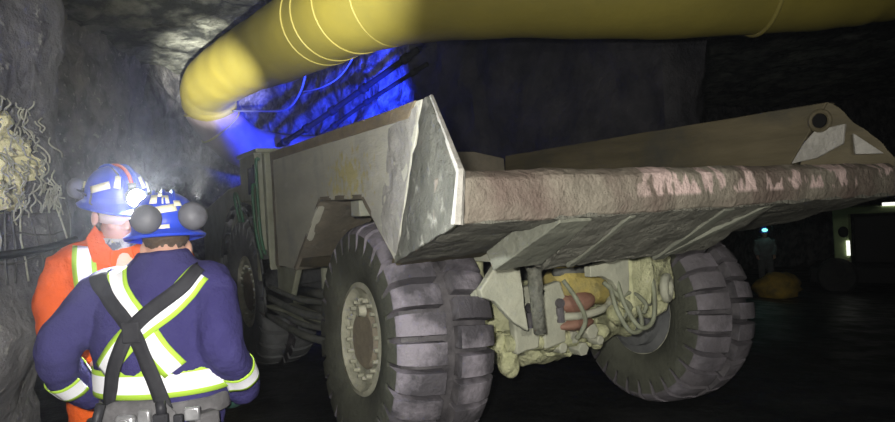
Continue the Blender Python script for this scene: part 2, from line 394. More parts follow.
for i in range(12):
    y = 3.12 + .12 * rnd.random(); z = 1.80 + .1 * rnd.random()
    MB().tube(smooth_path([on_wall(y, z, .06) - PO, on_wall(y + .03 * rnd.random(), z + .06, .09) - PO, on_wall(y + .05, z + .03 * rnd.random(), .06) - PO], 3), .0055, 6).build('bent_wire_end', M['wire'], sm, sharp=180)
tag(MB().tube(smooth_path([on_wall(.9, 1.62, .10), on_wall(1.6, 1.63, .10), on_wall(2.2, 1.63, .10), on_wall(2.5, 1.62, .10), on_wall(2.8, 1.615, .10), on_wall(3.1, 1.63, .10), on_wall(3.3, 1.66, .1)], 6), .018, 8).build('slung_cable', M['pipe'], None, sharp=180), 'black cable slung along the rock wall behind the man in orange', 'cable')

# ------------------------------------------------------------------ ventilation duct
vd = empty('ventilation_duct', (1.5, 6.0, 3.78), 0, 'big yellow flexible ventilation duct slung under the roof above the truck', 'duct')
axis_pts = [(5.6, 6.3, 3.95), (4.27, 6.05, 3.80), (3.6, 6.0, 3.74), (2.2, 6.0, 3.73), (.43, 6.2, 3.88), (-.73, 6.9, 4.0), (-2.32, 9.4, 4.24), (-3.5, 11.3, 4.45), (-4.5, 12.7, 4.42), (-4.72, 13.2, 4.15)]
ax = [Vector(p) - Vector((1.5, 6, 3.78)) for p in smooth_path(axis_pts, 10)]
mb = MB(); rr = []
for i, p in enumerate(ax):
    r = .535 + .005 * math.sin(i * 1.3) + (.0 if i > 4 else -.04 * (4 - i) / 4)
    rr.append(r)
mb.tube(ax, rr, 40)
mb.build('duct_tube', M['duct'], vd, sharp=180, rough=.010, rscale=1.2)
for i in (25, 48, 51, 53, 54):
    t = (ax[i + 1] - ax[i - 1]).normalized()
    MB().torus(ax[i], t, rr[i] + .002, .010 if i != 25 else .022, 40, 8).build('seam_ring', M['duct_seam'], vd, sharp=180)
low = [Vector(p) - Vector((1.5, 6, 3.78)) for p in smooth_path([(-4.72, 13.2, 4.2), (-4.75, 13.25, 4.0), (-4.5, 13.5, 3.58), (-4.1, 14.1, 3.25), (-3.4, 14.9, 3.15), (-2.6, 15.6, 3.2)], 7)]
MB().tube(low, .47, 32).build('lower_duct_bend', M['duct_low'], vd, sharp=180, rough=.02, rscale=2, label='grey dusty lower bend of the duct')
for i in (6, 12):
    MB().torus(low[i], (low[i + 1] - low[i - 1]).normalized(), .475, .02, 32, 8).build('seam_ring', M['duct_seam'], vd, sharp=180)
mb = MB()
for k in range(1, 7):
    p = ax[k * 10 + 5 if k < 6 else 62]; mb.tube([p + Vector((0, 0, .5)), (p.x, p.y, 1.75)], .008, 6)
mb.build('hanger_wires', M['dark_wire'], vd, sharp=180)

# pipes and cables on the blue-lit rock
def pipe(name, pts, r, m, label, cat, joints=0):
    o = MB(); path = smooth_path(pts, 8); o.tube(path, r, 10)
    if joints:
        for k in range(joints):
            i = int((k + .5) * len(path) / joints); d = (path[min(i + 1, len(path) - 1)] - path[i - 1]).normalized(); o.cyl(path[i] - d * .06, path[i] + d * .06, r * 1.5)
    return tag(o.build(name, m, None, sharp=180), label, cat)
pipe('service_pipe', [(-.35, 10.75, 4.40), (-1.55, 11.9, 3.95), (-2.55, 12.6, 3.52), (-3.5, 13.8, 3.3)], .055, M['pipe'], 'thicker upper black service pipe running down the blue-lit rock', 'pipe', 5)
pipe('service_pipe', [(-.2, 10.7, 4.15), (-1.5, 11.8, 3.68), (-2.55, 12.6, 3.2), (-3.6, 13.8, 2.95)], .038, M['pipe'], 'thinner lower black service pipe parallel to the thick one on blue-lit rock', 'pipe', 5)
pipe('hanging_cable', [(-2.3, 11.2, 4.3), (-2.5, 11.5, 3.95), (-2.9, 12.0, 3.75), (-3.6, 12.6, 3.85), (-4.2, 13.0, 3.95)], .02, M['white_wire'], 'pale cable drooping from the duct across the blue-lit rock', 'cable')
pipe('hanging_cable', [(-1.3, 10.8, 4.55), (-1.7, 11.3, 4.2), (-2.1, 11.6, 4.05), (-2.6, 12.2, 4.1)], .014, M['white_wire'], 'thin pale cable looping just under the duct above the black pipes', 'cable')
sg = empty('sign_plate', (-3.95, 11.5, 2.0), 0, 'small pale plate on the dark back wall left of the truck cab', 'sign')
MB().box((0, 0, .05), (.2, .02, .26)).build('plate', M['sign'], sg, bevel=.005)
MB().cyl((0, .02, -.25), (0, .02, .2), .02).build('post', M['dark_steel'], sg)

# ------------------------------------------------------------------ haul truck (local: X across, Y forward, Z up; rear axle at the origin)
truck = empty('haul_truck', TO, TR, 'mud-caked underground haul truck seen from behind, dump box raised on big lugged tyres', 'truck')
T = truck
def wl(y, z, off=0): return Vector((-1.75 + (y + 1) * .3 / 3.5 + off, y, z))
def wr(y, z, off=0): return Vector((1.75 - (y + 1) * .25 / 3.6 + off, y, z))
# dump box: floor and hull are the part, the plates on it its sub-parts
mb = MB()
mb.prism([(-1.62, -1.6, 1.80), (-1.62, -.6, 1.46), (-1.45, 2.4, 1.30), (-1.45, 2.4, 1.22), (-1.62, -.6, 1.38), (-1.62, -1.6, 1.70)], (3.2, 0, 0))
box = mb.build('dump_box', M['inner_steel'], T, label='inner floor of the dump box')
# side walls
poly = [(2.44, 2.40), (-1.27, 2.29), (-.77, 1.42), (-.25, 1.81), (.75, 1.84), (1.72, 1.23), (2.59, 1.24)]
mb = MB(); mb.prism([wl(y, z) for y, z in poly], (.07, 0, 0))
mb.build('side_wall', M['side_steel'], box, bevel=.008, cuts=4, rough=.006, rscale=5, sharp=30)
mb = MB(); mb.prism([wl(-1.22, 2.26, -.006), wl(-1.0, 1.84, -.006), wl(-.80, 1.46, -.006), wl(-.60, 1.58, -.006), wl(-.62, 1.80, -.006), wl(-.74, 2.0, -.006), wl(-.80, 2.2, -.006)], (.03, 0, 0))
mb.build('scraped_strip', M['scraped'], box, cuts=4, rough=.014, rscale=9, label='pale scraped strip beside the rear corner plate')
mb = MB(); mb.prism([wl(2.44, 2.405, -.012), wl(-1.20, 2.295, -.012), wl(-1.1, 2.215, -.012), wl(2.44, 2.325, -.012)], (.10, 0, 0))
mb.build('top_rail', M['rust_edge'], box, bevel=.006, cuts=3, rough=.006, rscale=6)
polyr = [(2.40, 2.36), (-1.46, 2.39), (-.8, 1.42), (-.25, 1.81), (.75, 1.84), (1.72, 1.23), (2.5, 1.24)]
mb = MB(); mb.prism([wr(y, z) for y, z in polyr], (.13, 0, 0))
mb.build('side_wall', M['inner_steel'], box, bevel=.008, cuts=4, rough=.006, rscale=5, sharp=30)
# flared tail wings
def wing(pts, thick, m, lab=None, inner=False):
    mb = MB(); mb.prism(pts, thick); return mb.build('tail_wing', m, box, bevel=.012, cuts=4, rough=.018, rscale=7, sharp=30, label=lab)
wing([(-1.77, -1.27, 2.29), (-1.79, -1.36, 2.295), (-1.985, -1.90, 1.865), (-2.02, -1.90, 1.63), (-1.735, -.79, 1.42)], (.03, .01, 0), M['wing_steel'], 'rough grey flared rear corner plate')
mb = MB(); mb.tube([(-1.775, -1.37, 2.285), (-1.972, -1.905, 1.86), (-2.005, -1.905, 1.64)], [.012, .02, .026], 6)
mb.build('wing_edge', M['scraped'], box, label='scraped bright edge of the rear corner plate')
wing([(1.785, -1.46, 2.39), (1.82, -1.52, 2.33), (1.92, -1.78, 2.02), (1.965, -1.86, 1.86), (1.97, -1.86, 1.66), (1.76, -1.0, 1.45)], (.03, .01, 0), M['inner_steel'])
mb = MB(); mb.prism([(1.80, -1.62, 2.12), (1.81, -1.62, 1.96), (1.90, -1.78, 1.95)], (-.02, -.02, 0)); mb.build('lit_facet_plate', M['scraped'], box, bevel=.004, label='pale plate painted as the brighter corner facet')  # added pale plate imitates light on the angled wing facet
mb = MB(); mb.prism([wr(-1.58, 2.20, -.012), wr(-1.36, 2.18, -.012), wr(-1.26, 2.08, -.012), wr(-1.16, 1.93, -.012), wr(-1.36, 1.96, -.012), wr(-1.56, 2.05, -.012)], (.03, 0, 0))
mb.build('wear_patch', M['scraped'], box, bevel=.006, cuts=2, rough=.004, label='pale worn plate inside the rear corner')
mb = MB(); mb.torus(wr(-1.40, 2.25, -.005), (1, .05, 0), .075, .02, 24, 8)
eye = mb.build('lifting_eye', M['inner_steel'], box)
mb = MB(); mb.cyl(wr(-1.40, 2.25, -.02), wr(-1.40, 2.25, .01), .055); mb.build('eye_shade_disc', M['loader_black'], box)  # solid black disc stands in for the shade inside the eye
# tail lip beam
mb = MB(); n = 40; rings = []
for i in range(n + 1):
    x = lerp(-1.93, 1.945, i / n)
    prof = [(-1.85, 1.635), (-1.875, 1.70), (-1.865, 1.835), (-1.80, 1.875), (-1.60, 1.86), (-1.58, 1.66)]
    rings.append([Vector((x, y + .004 * math.sin(i * 1.9), z + .004 * math.sin(i * .9 + k))) for k, (y, z) in enumerate(prof)])
mb.rings(rings); mb.build('tail_lip', M['lip_steel'], box, bevel=.012, cuts=2, rough=.006, rscale=9, sharp=50)
# headboard with a cut corner
mb = MB(); mb.prism([(-1.46, 2.4, 2.41), (1.05, 2.4, 2.41), (1.50, 2.4, 2.33), (1.50, 2.4, 1.22), (-1.46, 2.4, 1.22)], (0, .1, 0))
mb.build('headboard', M['arch_steel'], box, bevel=.008, cuts=3, rough=.006)
# wheel arch liners
mb = MB()
def arch(mb, w, s):
    q = [(1.72, 1.23), (.75, 1.84), (-.25, 1.81), (-.77, 1.42)]
    for a, b in zip(q[:-1], q[1:]):
        p = [w(*a), w(*b)]; d = Vector((s * .55, 0, 0)); nrm = (p[1] - p[0]).cross(d).normalized() * .03
        mb.prism([p[0], p[1], p[1] + d, p[0] + d], nrm)
arch(mb, wl, 1); mb.build('wheel_arch', M['arch_steel'], box, cuts=3, rough=.006)
mb = MB(); arch(mb, wr, -1); mb.build('wheel_arch', M['arch_steel'], box, cuts=3, rough=.006)
# underside: sloped outer plates, steep centre trough, ribs
def uz(y): return 1.63 - .535 * (y + 1.85)
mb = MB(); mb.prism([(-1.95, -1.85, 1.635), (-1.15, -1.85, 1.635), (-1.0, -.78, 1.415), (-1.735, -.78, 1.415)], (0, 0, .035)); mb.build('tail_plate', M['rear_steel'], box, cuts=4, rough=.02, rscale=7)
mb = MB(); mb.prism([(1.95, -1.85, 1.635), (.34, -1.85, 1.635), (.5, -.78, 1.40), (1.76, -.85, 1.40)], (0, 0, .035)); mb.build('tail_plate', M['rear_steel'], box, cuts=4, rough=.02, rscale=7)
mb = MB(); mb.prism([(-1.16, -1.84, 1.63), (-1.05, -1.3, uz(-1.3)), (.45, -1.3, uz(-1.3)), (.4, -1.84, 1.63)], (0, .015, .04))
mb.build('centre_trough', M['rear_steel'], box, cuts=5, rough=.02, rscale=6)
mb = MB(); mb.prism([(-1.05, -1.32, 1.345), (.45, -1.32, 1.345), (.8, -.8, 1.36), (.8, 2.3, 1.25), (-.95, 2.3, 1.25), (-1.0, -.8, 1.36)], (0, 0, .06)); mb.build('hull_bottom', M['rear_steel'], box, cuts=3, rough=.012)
def rib(x0, x1, y1, d, x2=None, x3=None):
    x2 = x0 if x2 is None else x2; x3 = x1 if x3 is None else x3
    mb = MB(); y0 = -1.83
    a = [Vector((x0, y0, uz(y0) - .005)), Vector((x1, y0, uz(y0) - .005)), Vector((x3, y1, uz(y1) - d)), Vector((x2, y1, uz(y1) - d))]
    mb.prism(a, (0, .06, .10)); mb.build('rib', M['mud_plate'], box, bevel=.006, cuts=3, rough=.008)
rib(-1.37, -1.16, -1.38, .01, -1.46, -1.12)
rib(-.89, -.84, -1.32, .02)
rib(-.10, .0, -1.28, .025)
rib(.29, .36, -1.36, .03, -.08, .02)
# ---- rear axle and wheels
axle_a = math.atan2(.175, 2.9)
def axp(x, y=0, z=0): return Vector((x * math.cos(axle_a), y, .842 - (x + 1.67) * math.tan(axle_a) + z))
axd = Vector((math.cos(axle_a), -.05, -math.sin(axle_a))).normalized()
def tyre(name, c, axis, outer_sign, RO, W, RI, lugs, mtread, msides, spin=0, mgroove=None):
    """lugged off-road tyre; c = centre, axis = unit vector across"""
    axis = Vector(axis).normalized(); a = Vector((0, 1, 0)); b = axis.cross(a).normalized(); a = b.cross(axis)
    xs = [-.5, -.5, -.47, -.40, -.40, -.2, -.065, -.045, 0, .045, .065, .2, .40, .40, .47, .5, .5]
    side = [(-.40, RI), (-.45, RI + .04), (-.495, RI + .13), (-.51, RO - .22)]
    cols = [(x, r, 's') for x, r in side]
    tx = [-.5, -.492, -.44, -.3, -.16, -.075, -.06, 0, .06, .075, .16, .3, .44, .492, .5]
    cols += [(x, None, 't') for x in tx]
    cols += [(-x, r, 's') for x, r in reversed(side)]
    per = [0, .035, .225, .26, .36, .5, .535, .725, .76, .86]
    def bump_(ph, lo, hi, e=.018):
        ph %= 1.0
        return 0 if lo + 1e-6 < ph < hi - 1e-6 else 1
    ths = [(i + p) / lugs for i in range(lugs) for p in per]
    nth = len(ths); nc = len(cols); vs = []; mi = []
    base = RO - .078
    for th in ths:
        ph = (th * lugs) % 1.0
        L = 0 if .03 < ph < .235 else 1
        Rr = 0 if .53 < ph < .735 else 1
        for (x, r, k) in cols:
            t = 2 * math.pi * th + spin
            if k == 't':
                h = L if x < -.068 else Rr if x > .068 else 0
                shoulder = .018 if abs(x) > .495 else (.006 if abs(x) > .48 else 0)
                crown = .025 * (x / .5) ** 2 + .055 * max(0, (abs(x) - .32) / .18) ** 2
                r = base + (.078 if h else 0) - crown - shoulder
                if abs(x) > .48 and not h: r -= .03
                t += .10 * x * 2 * math.pi / lugs
                if h and abs(x) > .06: t += 0
            p = Vector(c) + axis * (x * W * (1.0 if k == 's' else 1.0)) + a * (r * math.cos(t)) + b * (r * math.sin(t)); vs.append(p)
    fs = []; mats = []
    for i in range(nth):
        j = (i + 1) % nth; ph = (ths[i] * lugs) % 1.0
        for k in range(nc - 1):
            fs.append((i * nc + k, i * nc + k + 1, j * nc + k + 1, j * nc + k))
            xm = (cols[k][0] + cols[k + 1][0]) / 2; ist = cols[k][2] == 't' and cols[k + 1][2] == 't'
            if not ist: mats.append(0)
            else:
                L = .03 < ph < .22 if xm < 0 else .53 < ph < .72
                mats.append(2 if (abs(xm) < .068 or L) else 1)
    mb = MB(); mb.v = [tuple(v) for v in vs]; mb.f = fs; mb.m = mats
    return mb.build(name, [msides, mtread, mgroove or M['groove']], T, sharp=28)
M['groove_dust'] = mat('dusty_groove_rubber', (.07, .062, .072), (.10, .09, .1), 6, .7, .01, 20)
def wheel(c, axis, out, RO, W, RI, lugs, mt, ms, spin, mg):
    t = tyre('tyre', c, axis, out, RO, W, RI, lugs, mt, ms, spin, mg)
    ax_ = Vector(axis).normalized() * out; c = Vector(c)
    prof = [(RI + .015, W * .40), (RI + .02, W * .435), (RI - .015, W * .445), (RI - .035, W * .40), (RI - .065, W * .37), (RI - .10, W * .385), (RI - .125, W * .36), (RI - .15, W * .36), (.05, W * .33), (.001, W * .33)]
    mb = MB(); mb.lathe(prof, c, ax_, 48); mb.lathe([(RI + .012, -W * .42), (RI - .03, -W * .42), (RI - .06, 0), (RI - .06, W * .3)], c, ax_, 48)
    rim = mb.build('rim', M['rim'], t, sharp=40, rough=.004, rscale=14, label='cream mud-coated wheel rim')
    mb = MB(); q = RI - .15
    mb.lathe([(q - .01, W * .362), (q - .03, W * .40), (q - .09, W * .405), (.10, W * .40), (.001, W * .40)], c, ax_, 40)
    a = ax_.orthogonal().normalized(); b = ax_.cross(a)
    mb.build('hub', M['rim_hub'], t, sharp=40, rough=.004, rscale=14)
    for k in range(20):
        d = a * math.cos(k * math.pi / 10) + b * math.sin(k * math.pi / 10)
        MB().cyl(c + d * (RI - .105) + ax_ * W * .37, c + d * (RI - .105) + ax_ * W * .435, .017, .014, 8).build('wheel_nut', M['rim'], t)
    return t, a, b
RO, W = .83, .69
cl = axp(-1.345); cr = axp(1.44)
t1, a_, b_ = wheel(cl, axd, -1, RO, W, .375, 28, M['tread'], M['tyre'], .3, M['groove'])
MB().cyl(cl - axd * W * .40 + Vector((0, -.05, .2)), cl - axd * W * .47 + Vector((0, -.05, .2)), .045, .035).build('valve_guard', M['rim'], t1)
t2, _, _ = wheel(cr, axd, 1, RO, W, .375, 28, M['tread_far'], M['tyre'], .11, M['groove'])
# inside of the far wheel: brake discs
mb = MB(); c = cr - axd * W * .5
mb.lathe([(.001, -.10), (.20, -.10), (.22, -.04), (.30, -.03), (.31, .03), (.38, .05), (.40, .14)], c, axd, 40)
mb.build('brake_hub', M['front_tyre'], T, sharp=40, rough=.006, rscale=10, label='grey concentric brake hub inside the far rear wheel')
c = cl + axd * W * .5
mb = MB(); mb.lathe([(.001, .10), (.20, .10), (.22, .04), (.30, .03), (.38, -.02), (.40, -.1)], c, axd, 32); mb.build('brake_hub', M['front_tyre'], T, sharp=40)
# axle housing
mb = MB(); secs = [(-1.08, .19), (-.9, .21), (-.7, .23), (-.45, .30), (-.2, .33), (.1, .34), (.35, .31), (.6, .24), (.85, .21), (1.08, .19)]
mb.tube([axp(x, .05) for x, r in secs], [r for x, r in secs], 28)
ah = mb.build('axle_housing', M['mud'], T, sharp=180, cuts=2, rough=.05, rscale=5)
mb = MB(); mb.ell(axp(-.05, -.28, .02), (.30, .16, .26), None, 24); mb.build('differential_cover', M['mud'], ah, sharp=180, rough=.03, rscale=8)
for i in range(14):
    d = Vector((math.cos(i * 2 * math.pi / 14) * .25, 0, math.sin(i * 2 * math.pi / 14) * .22)); q = axp(-.05, -.38, .02) + d
    MB().cyl(q, q + Vector((0, -.05, 0)), .018, None, 6).build('cover_bolt', M['mud'], ah)
mb = MB()
for i in range(26): mb.ell((rnd.uniform(-1.0, .35), rnd.uniform(-.45, -.2), rnd.uniform(.55, .74)), (rnd.uniform(.05, .13), rnd.uniform(.04, .08), rnd.uniform(.04, .10)), (rnd.random(), rnd.random(), rnd.random()), 12)
mb.build('caked_mud', M['mud'], ah, sharp=180, remesh=.02, rough=.02, rscale=12)
# mounting brackets under the tail
def at8(x, z, y=-.8): return Vector((x, y, z))
mb = MB(); mb.prism([at8(-1.15, 1.19), at8(-1.0, 1.35), at8(-.83, 1.36), at8(-.80, 1.05), at8(-.78, .87), at8(-.90, .95), at8(-1.04, 1.10), at8(-1.14, 1.14)], (0, .06, 0))
mb.build('suspension_bracket', M['plate'], T, bevel=.01, cuts=3, rough=.006, rscale=8, label='pale tapering mounting bracket under the tail')
mb = MB(); mb.prism([at8(-1.0, 1.35, -.75), at8(-.83, 1.36, -.75), at8(-.83, 1.36, .1), at8(-1.0, 1.35, .1)], (0, 0, .08)); mb.prism([at8(-1.15, 1.19, -.74), at8(-1.15, 1.13, -.74), at8(-1.15, 1.13, .2), at8(-1.15, 1.28, .2)], (.05, 0, 0)); mb.build('bracket_web', M['plate'], T, cuts=2, rough=.006)
mb = MB(); mb.tube([at8(-.76, 1.42, -.86), at8(-.755, 1.2, -.86), at8(-.74, .86, -.86)], [.045, .05, .042], 14); mb.torus(at8(-.76, 1.33, -.87), (0, 1, 0), .06, .022, 18, 8)
mb.build('strut', M['strut'], T, sharp=180, cuts=1, rough=.008, rscale=14, label='dark oily strut beside the pale bracket')
tag_h = MB().tube(smooth_path([(-.98, -.9, 1.395), (-.82, -.95, 1.43), (-.68, -.95, 1.43), (-.60, -.9, 1.39), (-.60, -.85, 1.33)], 5), .02, 8).build('hose', M['hose'], T, sharp=180)
# clevis lugs, cases, pipes between the brackets
mb = MB()
for x in (-.62, -.36):
    mb.prism([(x - .10, -.55, 1.10), (x + .10, -.55, 1.14), (x + .15, -.55, 1.0), (x + .12, -.55, .68), (x - .08, -.55, .66)], (0, .07, 0))
lug = mb.build('clevis_lug', M['plate'], T, bevel=.015, cuts=2, rough=.008, rscale=9)
mb = MB()
for x in (-.58, -.30):
    mb.lathe([(.001, 0), (.035, 0), (.035, .03)], (x, -.585, .98), (0, 1, 0), 14); mb.tube([(x, -.565, .95), (x + .005, -.565, .84)], .03, 10)
mb.build('lug_slot', M['groove'], lug)
MB().cyl((-.75, -.48, .74), (-.1, -.48, .68), .06).build('pivot_pin', M['mud'], T, sharp=40)
mb = MB(); mb.tube([(-.24, -.42, 1.07), (-.2, -.42, 1.08), (.24, -.42, 1.05), (.28, -.42, 1.05)], [.11, .15, .15, .11], 20); mb.build('yellow_case', M['yellow_cyl'], T, sharp=40, cuts=1, rough=.01, rscale=8, label='dirty yellow cylindrical case above the axle')
mb = MB(); mb.ell((-.10, -.50, .96), (.20, .12, .085)); mb.build('red_case', M['red_cyl'], T, sharp=180, rough=.012, label='rusty red case below the yellow one')
mb = MB(); mb.ell((-.12, -.52, .80), (.19, .09, .05)); mb.build('red_case', M['red_cyl'], T, sharp=180, rough=.012, label='lower rusty red case')
MB().tube(smooth_path([(-.33, -.53, .88), (-.1, -.6, .87), (.16, -.58, .90), (.28, -.52, .98)], 5), .03, 10).build('pipe', M['plate'], T, sharp=180)
MB().tube([(-.28, -.5, 1.2), (.3, -.5, 1.17)], .03, 10).build('pipe', M['dark_steel'], T, sharp=180)
mb = MB()
for x, z, r in ((-.14, .70, .05), (.04, .72, .065), (-.06, .60, .055), (.12, .64, .04), (-.26, .64, .045)): mb.cyl((x, -.54, z), (x, -.42, z), r, None, 6)
mb.build('drain_plugs', M['plate'], T, bevel=.008)
# frame plate with the curved cut-out and the far bracket
mb = MB(); c0 = [(-.22, 1.25), (.14, 1.285), (.17, 1.30), (.16, 1.05), (.10, 1.01), (.05, 1.05), (-.01, 1.13), (-.10, 1.17), (-.22, 1.18)]
mb.prism([at8(x, z, -.82) for x, z in c0], (0, .06, 0)); mb.build('frame_plate', M['plate'], T, bevel=.01, cuts=3, rough=.006, label='pale frame plate with a curved lower edge')
mb = MB(); mb.box((.30, -.72, 1.12), (.24, .2, .44)); mb.build('frame_post', M['mud'], T, bevel=.03, cuts=3, rough=.02, rscale=6)
mb = MB(); mb.box((.62, -.62, 1.07), (.34, .2, .36)); mb.prism([(.42, -.7, .92), (.78, -.7, .98), (.72, -.7, .80), (.5, -.7, .78)], (0, .15, 0)); mb.build('far_bracket', M['mud'], T, bevel=.04, cuts=3, rough=.02, rscale=6)
mb = MB()
for x in (.46, .66): mb.torus((x, -.74, 1.0), (.5, -1, 0), .085, .035, 22, 8)
mb.build('pipe_flange', M['plate'], T, sharp=180, rough=.006)
for i, pts in enumerate([[(.05, -.8, 1.14), (.06, -.86, .95), (.16, -.9, .78), (.32, -.88, .80), (.40, -.84, .98), (.41, -.8, 1.15)],
                         [(.0, -.78, 1.1), (.0, -.84, .92), (.08, -.88, .76), (.22, -.86, .76), (.26, -.8, .9), (.2, -.74, 1.02)],
                         [(-.04, -.76, 1.12), (.06, -.82, 1.0), (.16, -.82, .92), (.12, -.76, .82)],
                         [(.08, -.78, .98), (.2, -.8, 1.02), (.3, -.84, .93), (.27, -.84, .86)],
                         [(-.30, -.62, 1.15), (-.26, -.72, 1.0), (-.2, -.72, .85), (-.24, -.66, .72)]]):
    MB().tube(smooth_path(pts, 6), .017, 8).build('hose', M['hose'], T, sharp=180)
mb = MB(); mb.ell((.26, -.70, .90), (.11, .09, .11)); mb.ell((.12, -.72, .86), (.08, .07, .08)); mb.build('brake_chamber', M['mud'], T, sharp=180, rough=.015, rscale=9)
for q_ in ((-.9, -.1, 1.0, .7), (.85, -.1, .95, .5)): MB().box(q_[:3], (.16, .6, q_[3])).build('suspension_box', M['mud'], T, bevel=.03, cuts=3, rough=.02)
for x in (-.55, .55): MB().box((x, 1.35, 1.0), (.2, 2.8, .26)).build('chassis_rail', M['dark_steel'], T, bevel=.02)
mb = MB(); mb.cyl((-1.35, .25, 1.755), (-1.1, .25, 1.755), .05); mb.box((-1.42, .25, 1.755), (.2, .16, .12)); mb.build('arch_bracket', M['plate'], box, bevel=.01)
# ---- hinge area ahead of the rear wheel
mb = MB()
for (y, z, r) in ((1.6, .98, .05), (1.5, .84, .06), (1.7, .72, .05)): mb.tube([(-1.25, y - .7, z + .02), (-1.28, y + .1, z), (-1.2, y + 1.0, z - .04)], r, 10)
mb.build('hydraulic_pipe', M['dark_steel'], T, sharp=180)
MB().box((-1.05, 1.7, .86), (.36, 1.6, .07), (0, 0, .1)).build('hinge_plate', M['front_steel'], T, bevel=.01)
MB().box((-1.0, 1.8, .66), (.5, 1.9, .07), (.03, 0, .08)).build('hinge_plate', M['front_steel'], T, bevel=.01)
for y0, y1, z, r in ((.95, 2.7, .98, .025), (.85, 2.75, .86, .035), (.9, 2.7, .76, .025), (.8, 2.8, .66, .035)):
    MB().tube(smooth_path([(-1.5, y0, z + .01), (-1.53, lerp(y0, y1, .4), z - .015), (-1.48, y1, z + .02)], 5), r, 10).build('hydraulic_pipe', M['dark_steel'], T, sharp=180)
MB().box((-1.35, 1.75, .80), (.34, 1.7, .03), (0, .05, .04)).build('step_plate', M['front_steel'], T, bevel=.006)
for y in (1.35, 1.75): MB().cyl((-1.2, y, .66), (-1.2, y, 1.22), .05).build('hinge_post', M['front_steel'], T, sharp=40)
mb = MB(); mb.prism([(-1.42, 1.95, 1.22), (-1.42, 2.6, 1.22), (-1.42, 2.6, .92), (-1.42, 2.2, .90)], (.06, 0, 0)); mb.build('hinge_guard', M['front_steel'], T, bevel=.01)
# ---- front unit
mb = MB(); mb.box((0, 2.86, 1.7), (2.86, .1, 1.48)); mb.build('bulkhead', M['front_steel'], T, bevel=.01, cuts=2, rough=.006)
mb = MB(); mb.prism([(-1.42, 2.9, .9), (-1.42, 6.3, .9), (-1.42, 6.3, 1.9), (-1.42, 4.6, 2.15), (-1.42, 2.9, 2.2)], (2.8, 0, 0)); mb.build('engine_cover', M['front_steel'], T, bevel=.03)
mb = MB(); mb.box((-1.44, 3.3, 2.2), (.08, .75, .52)); mb.box((-1.2, 3.3, 2.475), (.6, .85, .05)); mb.box((-1.47, 2.95, 1.75), (.09, .1, 1.4))
cb = mb.build('operator_cab', M['front_steel'], T, bevel=.01)
MB().box((-1.486, 3.13, 2.16), (.015, .32, .30)).build('window', M['window'], cb, bevel=.004)
MB().box((-1.53, 2.83, 2.22), (.02, .14, .2)).build('window', M['window'], cb, bevel=.004)
for pts in ([(-1.53, 2.66, 2.35), (-1.57, 2.64, 2.3), (-1.57, 2.62, 1.6), (-1.53, 2.62, 1.35)], [(-1.53, 2.85, 2.1), (-1.57, 2.83, 2.05), (-1.57, 2.78, 1.6), (-1.53, 2.74, 1.3)], [(-1.5, 3.72, 1.7), (-1.55, 3.72, 2.0), (-1.55, 3.58, 2.02), (-1.5, 3.56, 1.7)]):
    MB().tube(smooth_path(pts, 4), .017, 8).build('handrail', M['green_rail'], T, sharp=180)
mb = MB(); fr = []
for k in range(13):
    t = R(-10 + k * 200 / 12); fr.append((3.8 - 1.02 * math.cos(t), .86 + 1.06 * math.sin(t)))
for (p, q) in zip(fr[:-1], fr[1:]): mb.add([(-1.52, p[0], p[1]), (-1.52, q[0], q[1]), (-.86, q[0], q[1]), (-.86, p[0], p[1]), (-1.52, p[0] * .98 + .076, p[1] - .03 if p[1] > .9 else p[1]), (-1.52, q[0] * .98 + .076, q[1] - .03 if q[1] > .9 else q[1])], [(0, 1, 2, 3), (0, 1, 5, 4)])
fd = mb.build('fender', M['front_tyre'], T, sharp=30, fix=False); md = fd.modifiers.new('s', 'SOLIDIFY'); md.thickness = .03
wheel(Vector((-1.16, 3.8, .86)), (1, 0, 0), -1, .92, .66, .41, 28, M['front_tyre'], M['front_tyre'], 0, M['groove'])
wheel(Vector((1.16, 3.8, .66)), (1, 0, 0), 1, .92, .66, .41, 28, M['front_tyre'], M['front_tyre'], .1, M['groove'])
mb = MB(); mb.cyl((-.9, 3.8, .86), (.9, 3.8, .68), .2); mb.build('front_axle', M['dark_steel'], T, sharp=40)
bc = MB().cyl((.55, 3.6, 2.18), (.55, 3.6, 2.24), .07).build('blue_beacon', M['black_plastic'], T, sharp=40)
mb = MB(); mb.lathe([(.055, 0), (.055, .09), (.03, .12), (.001, .125)], (.55, 3.6, 2.24), (0, 0, 1), 16); mb.build('lens', M['blue_lens'], bc, sharp=180)

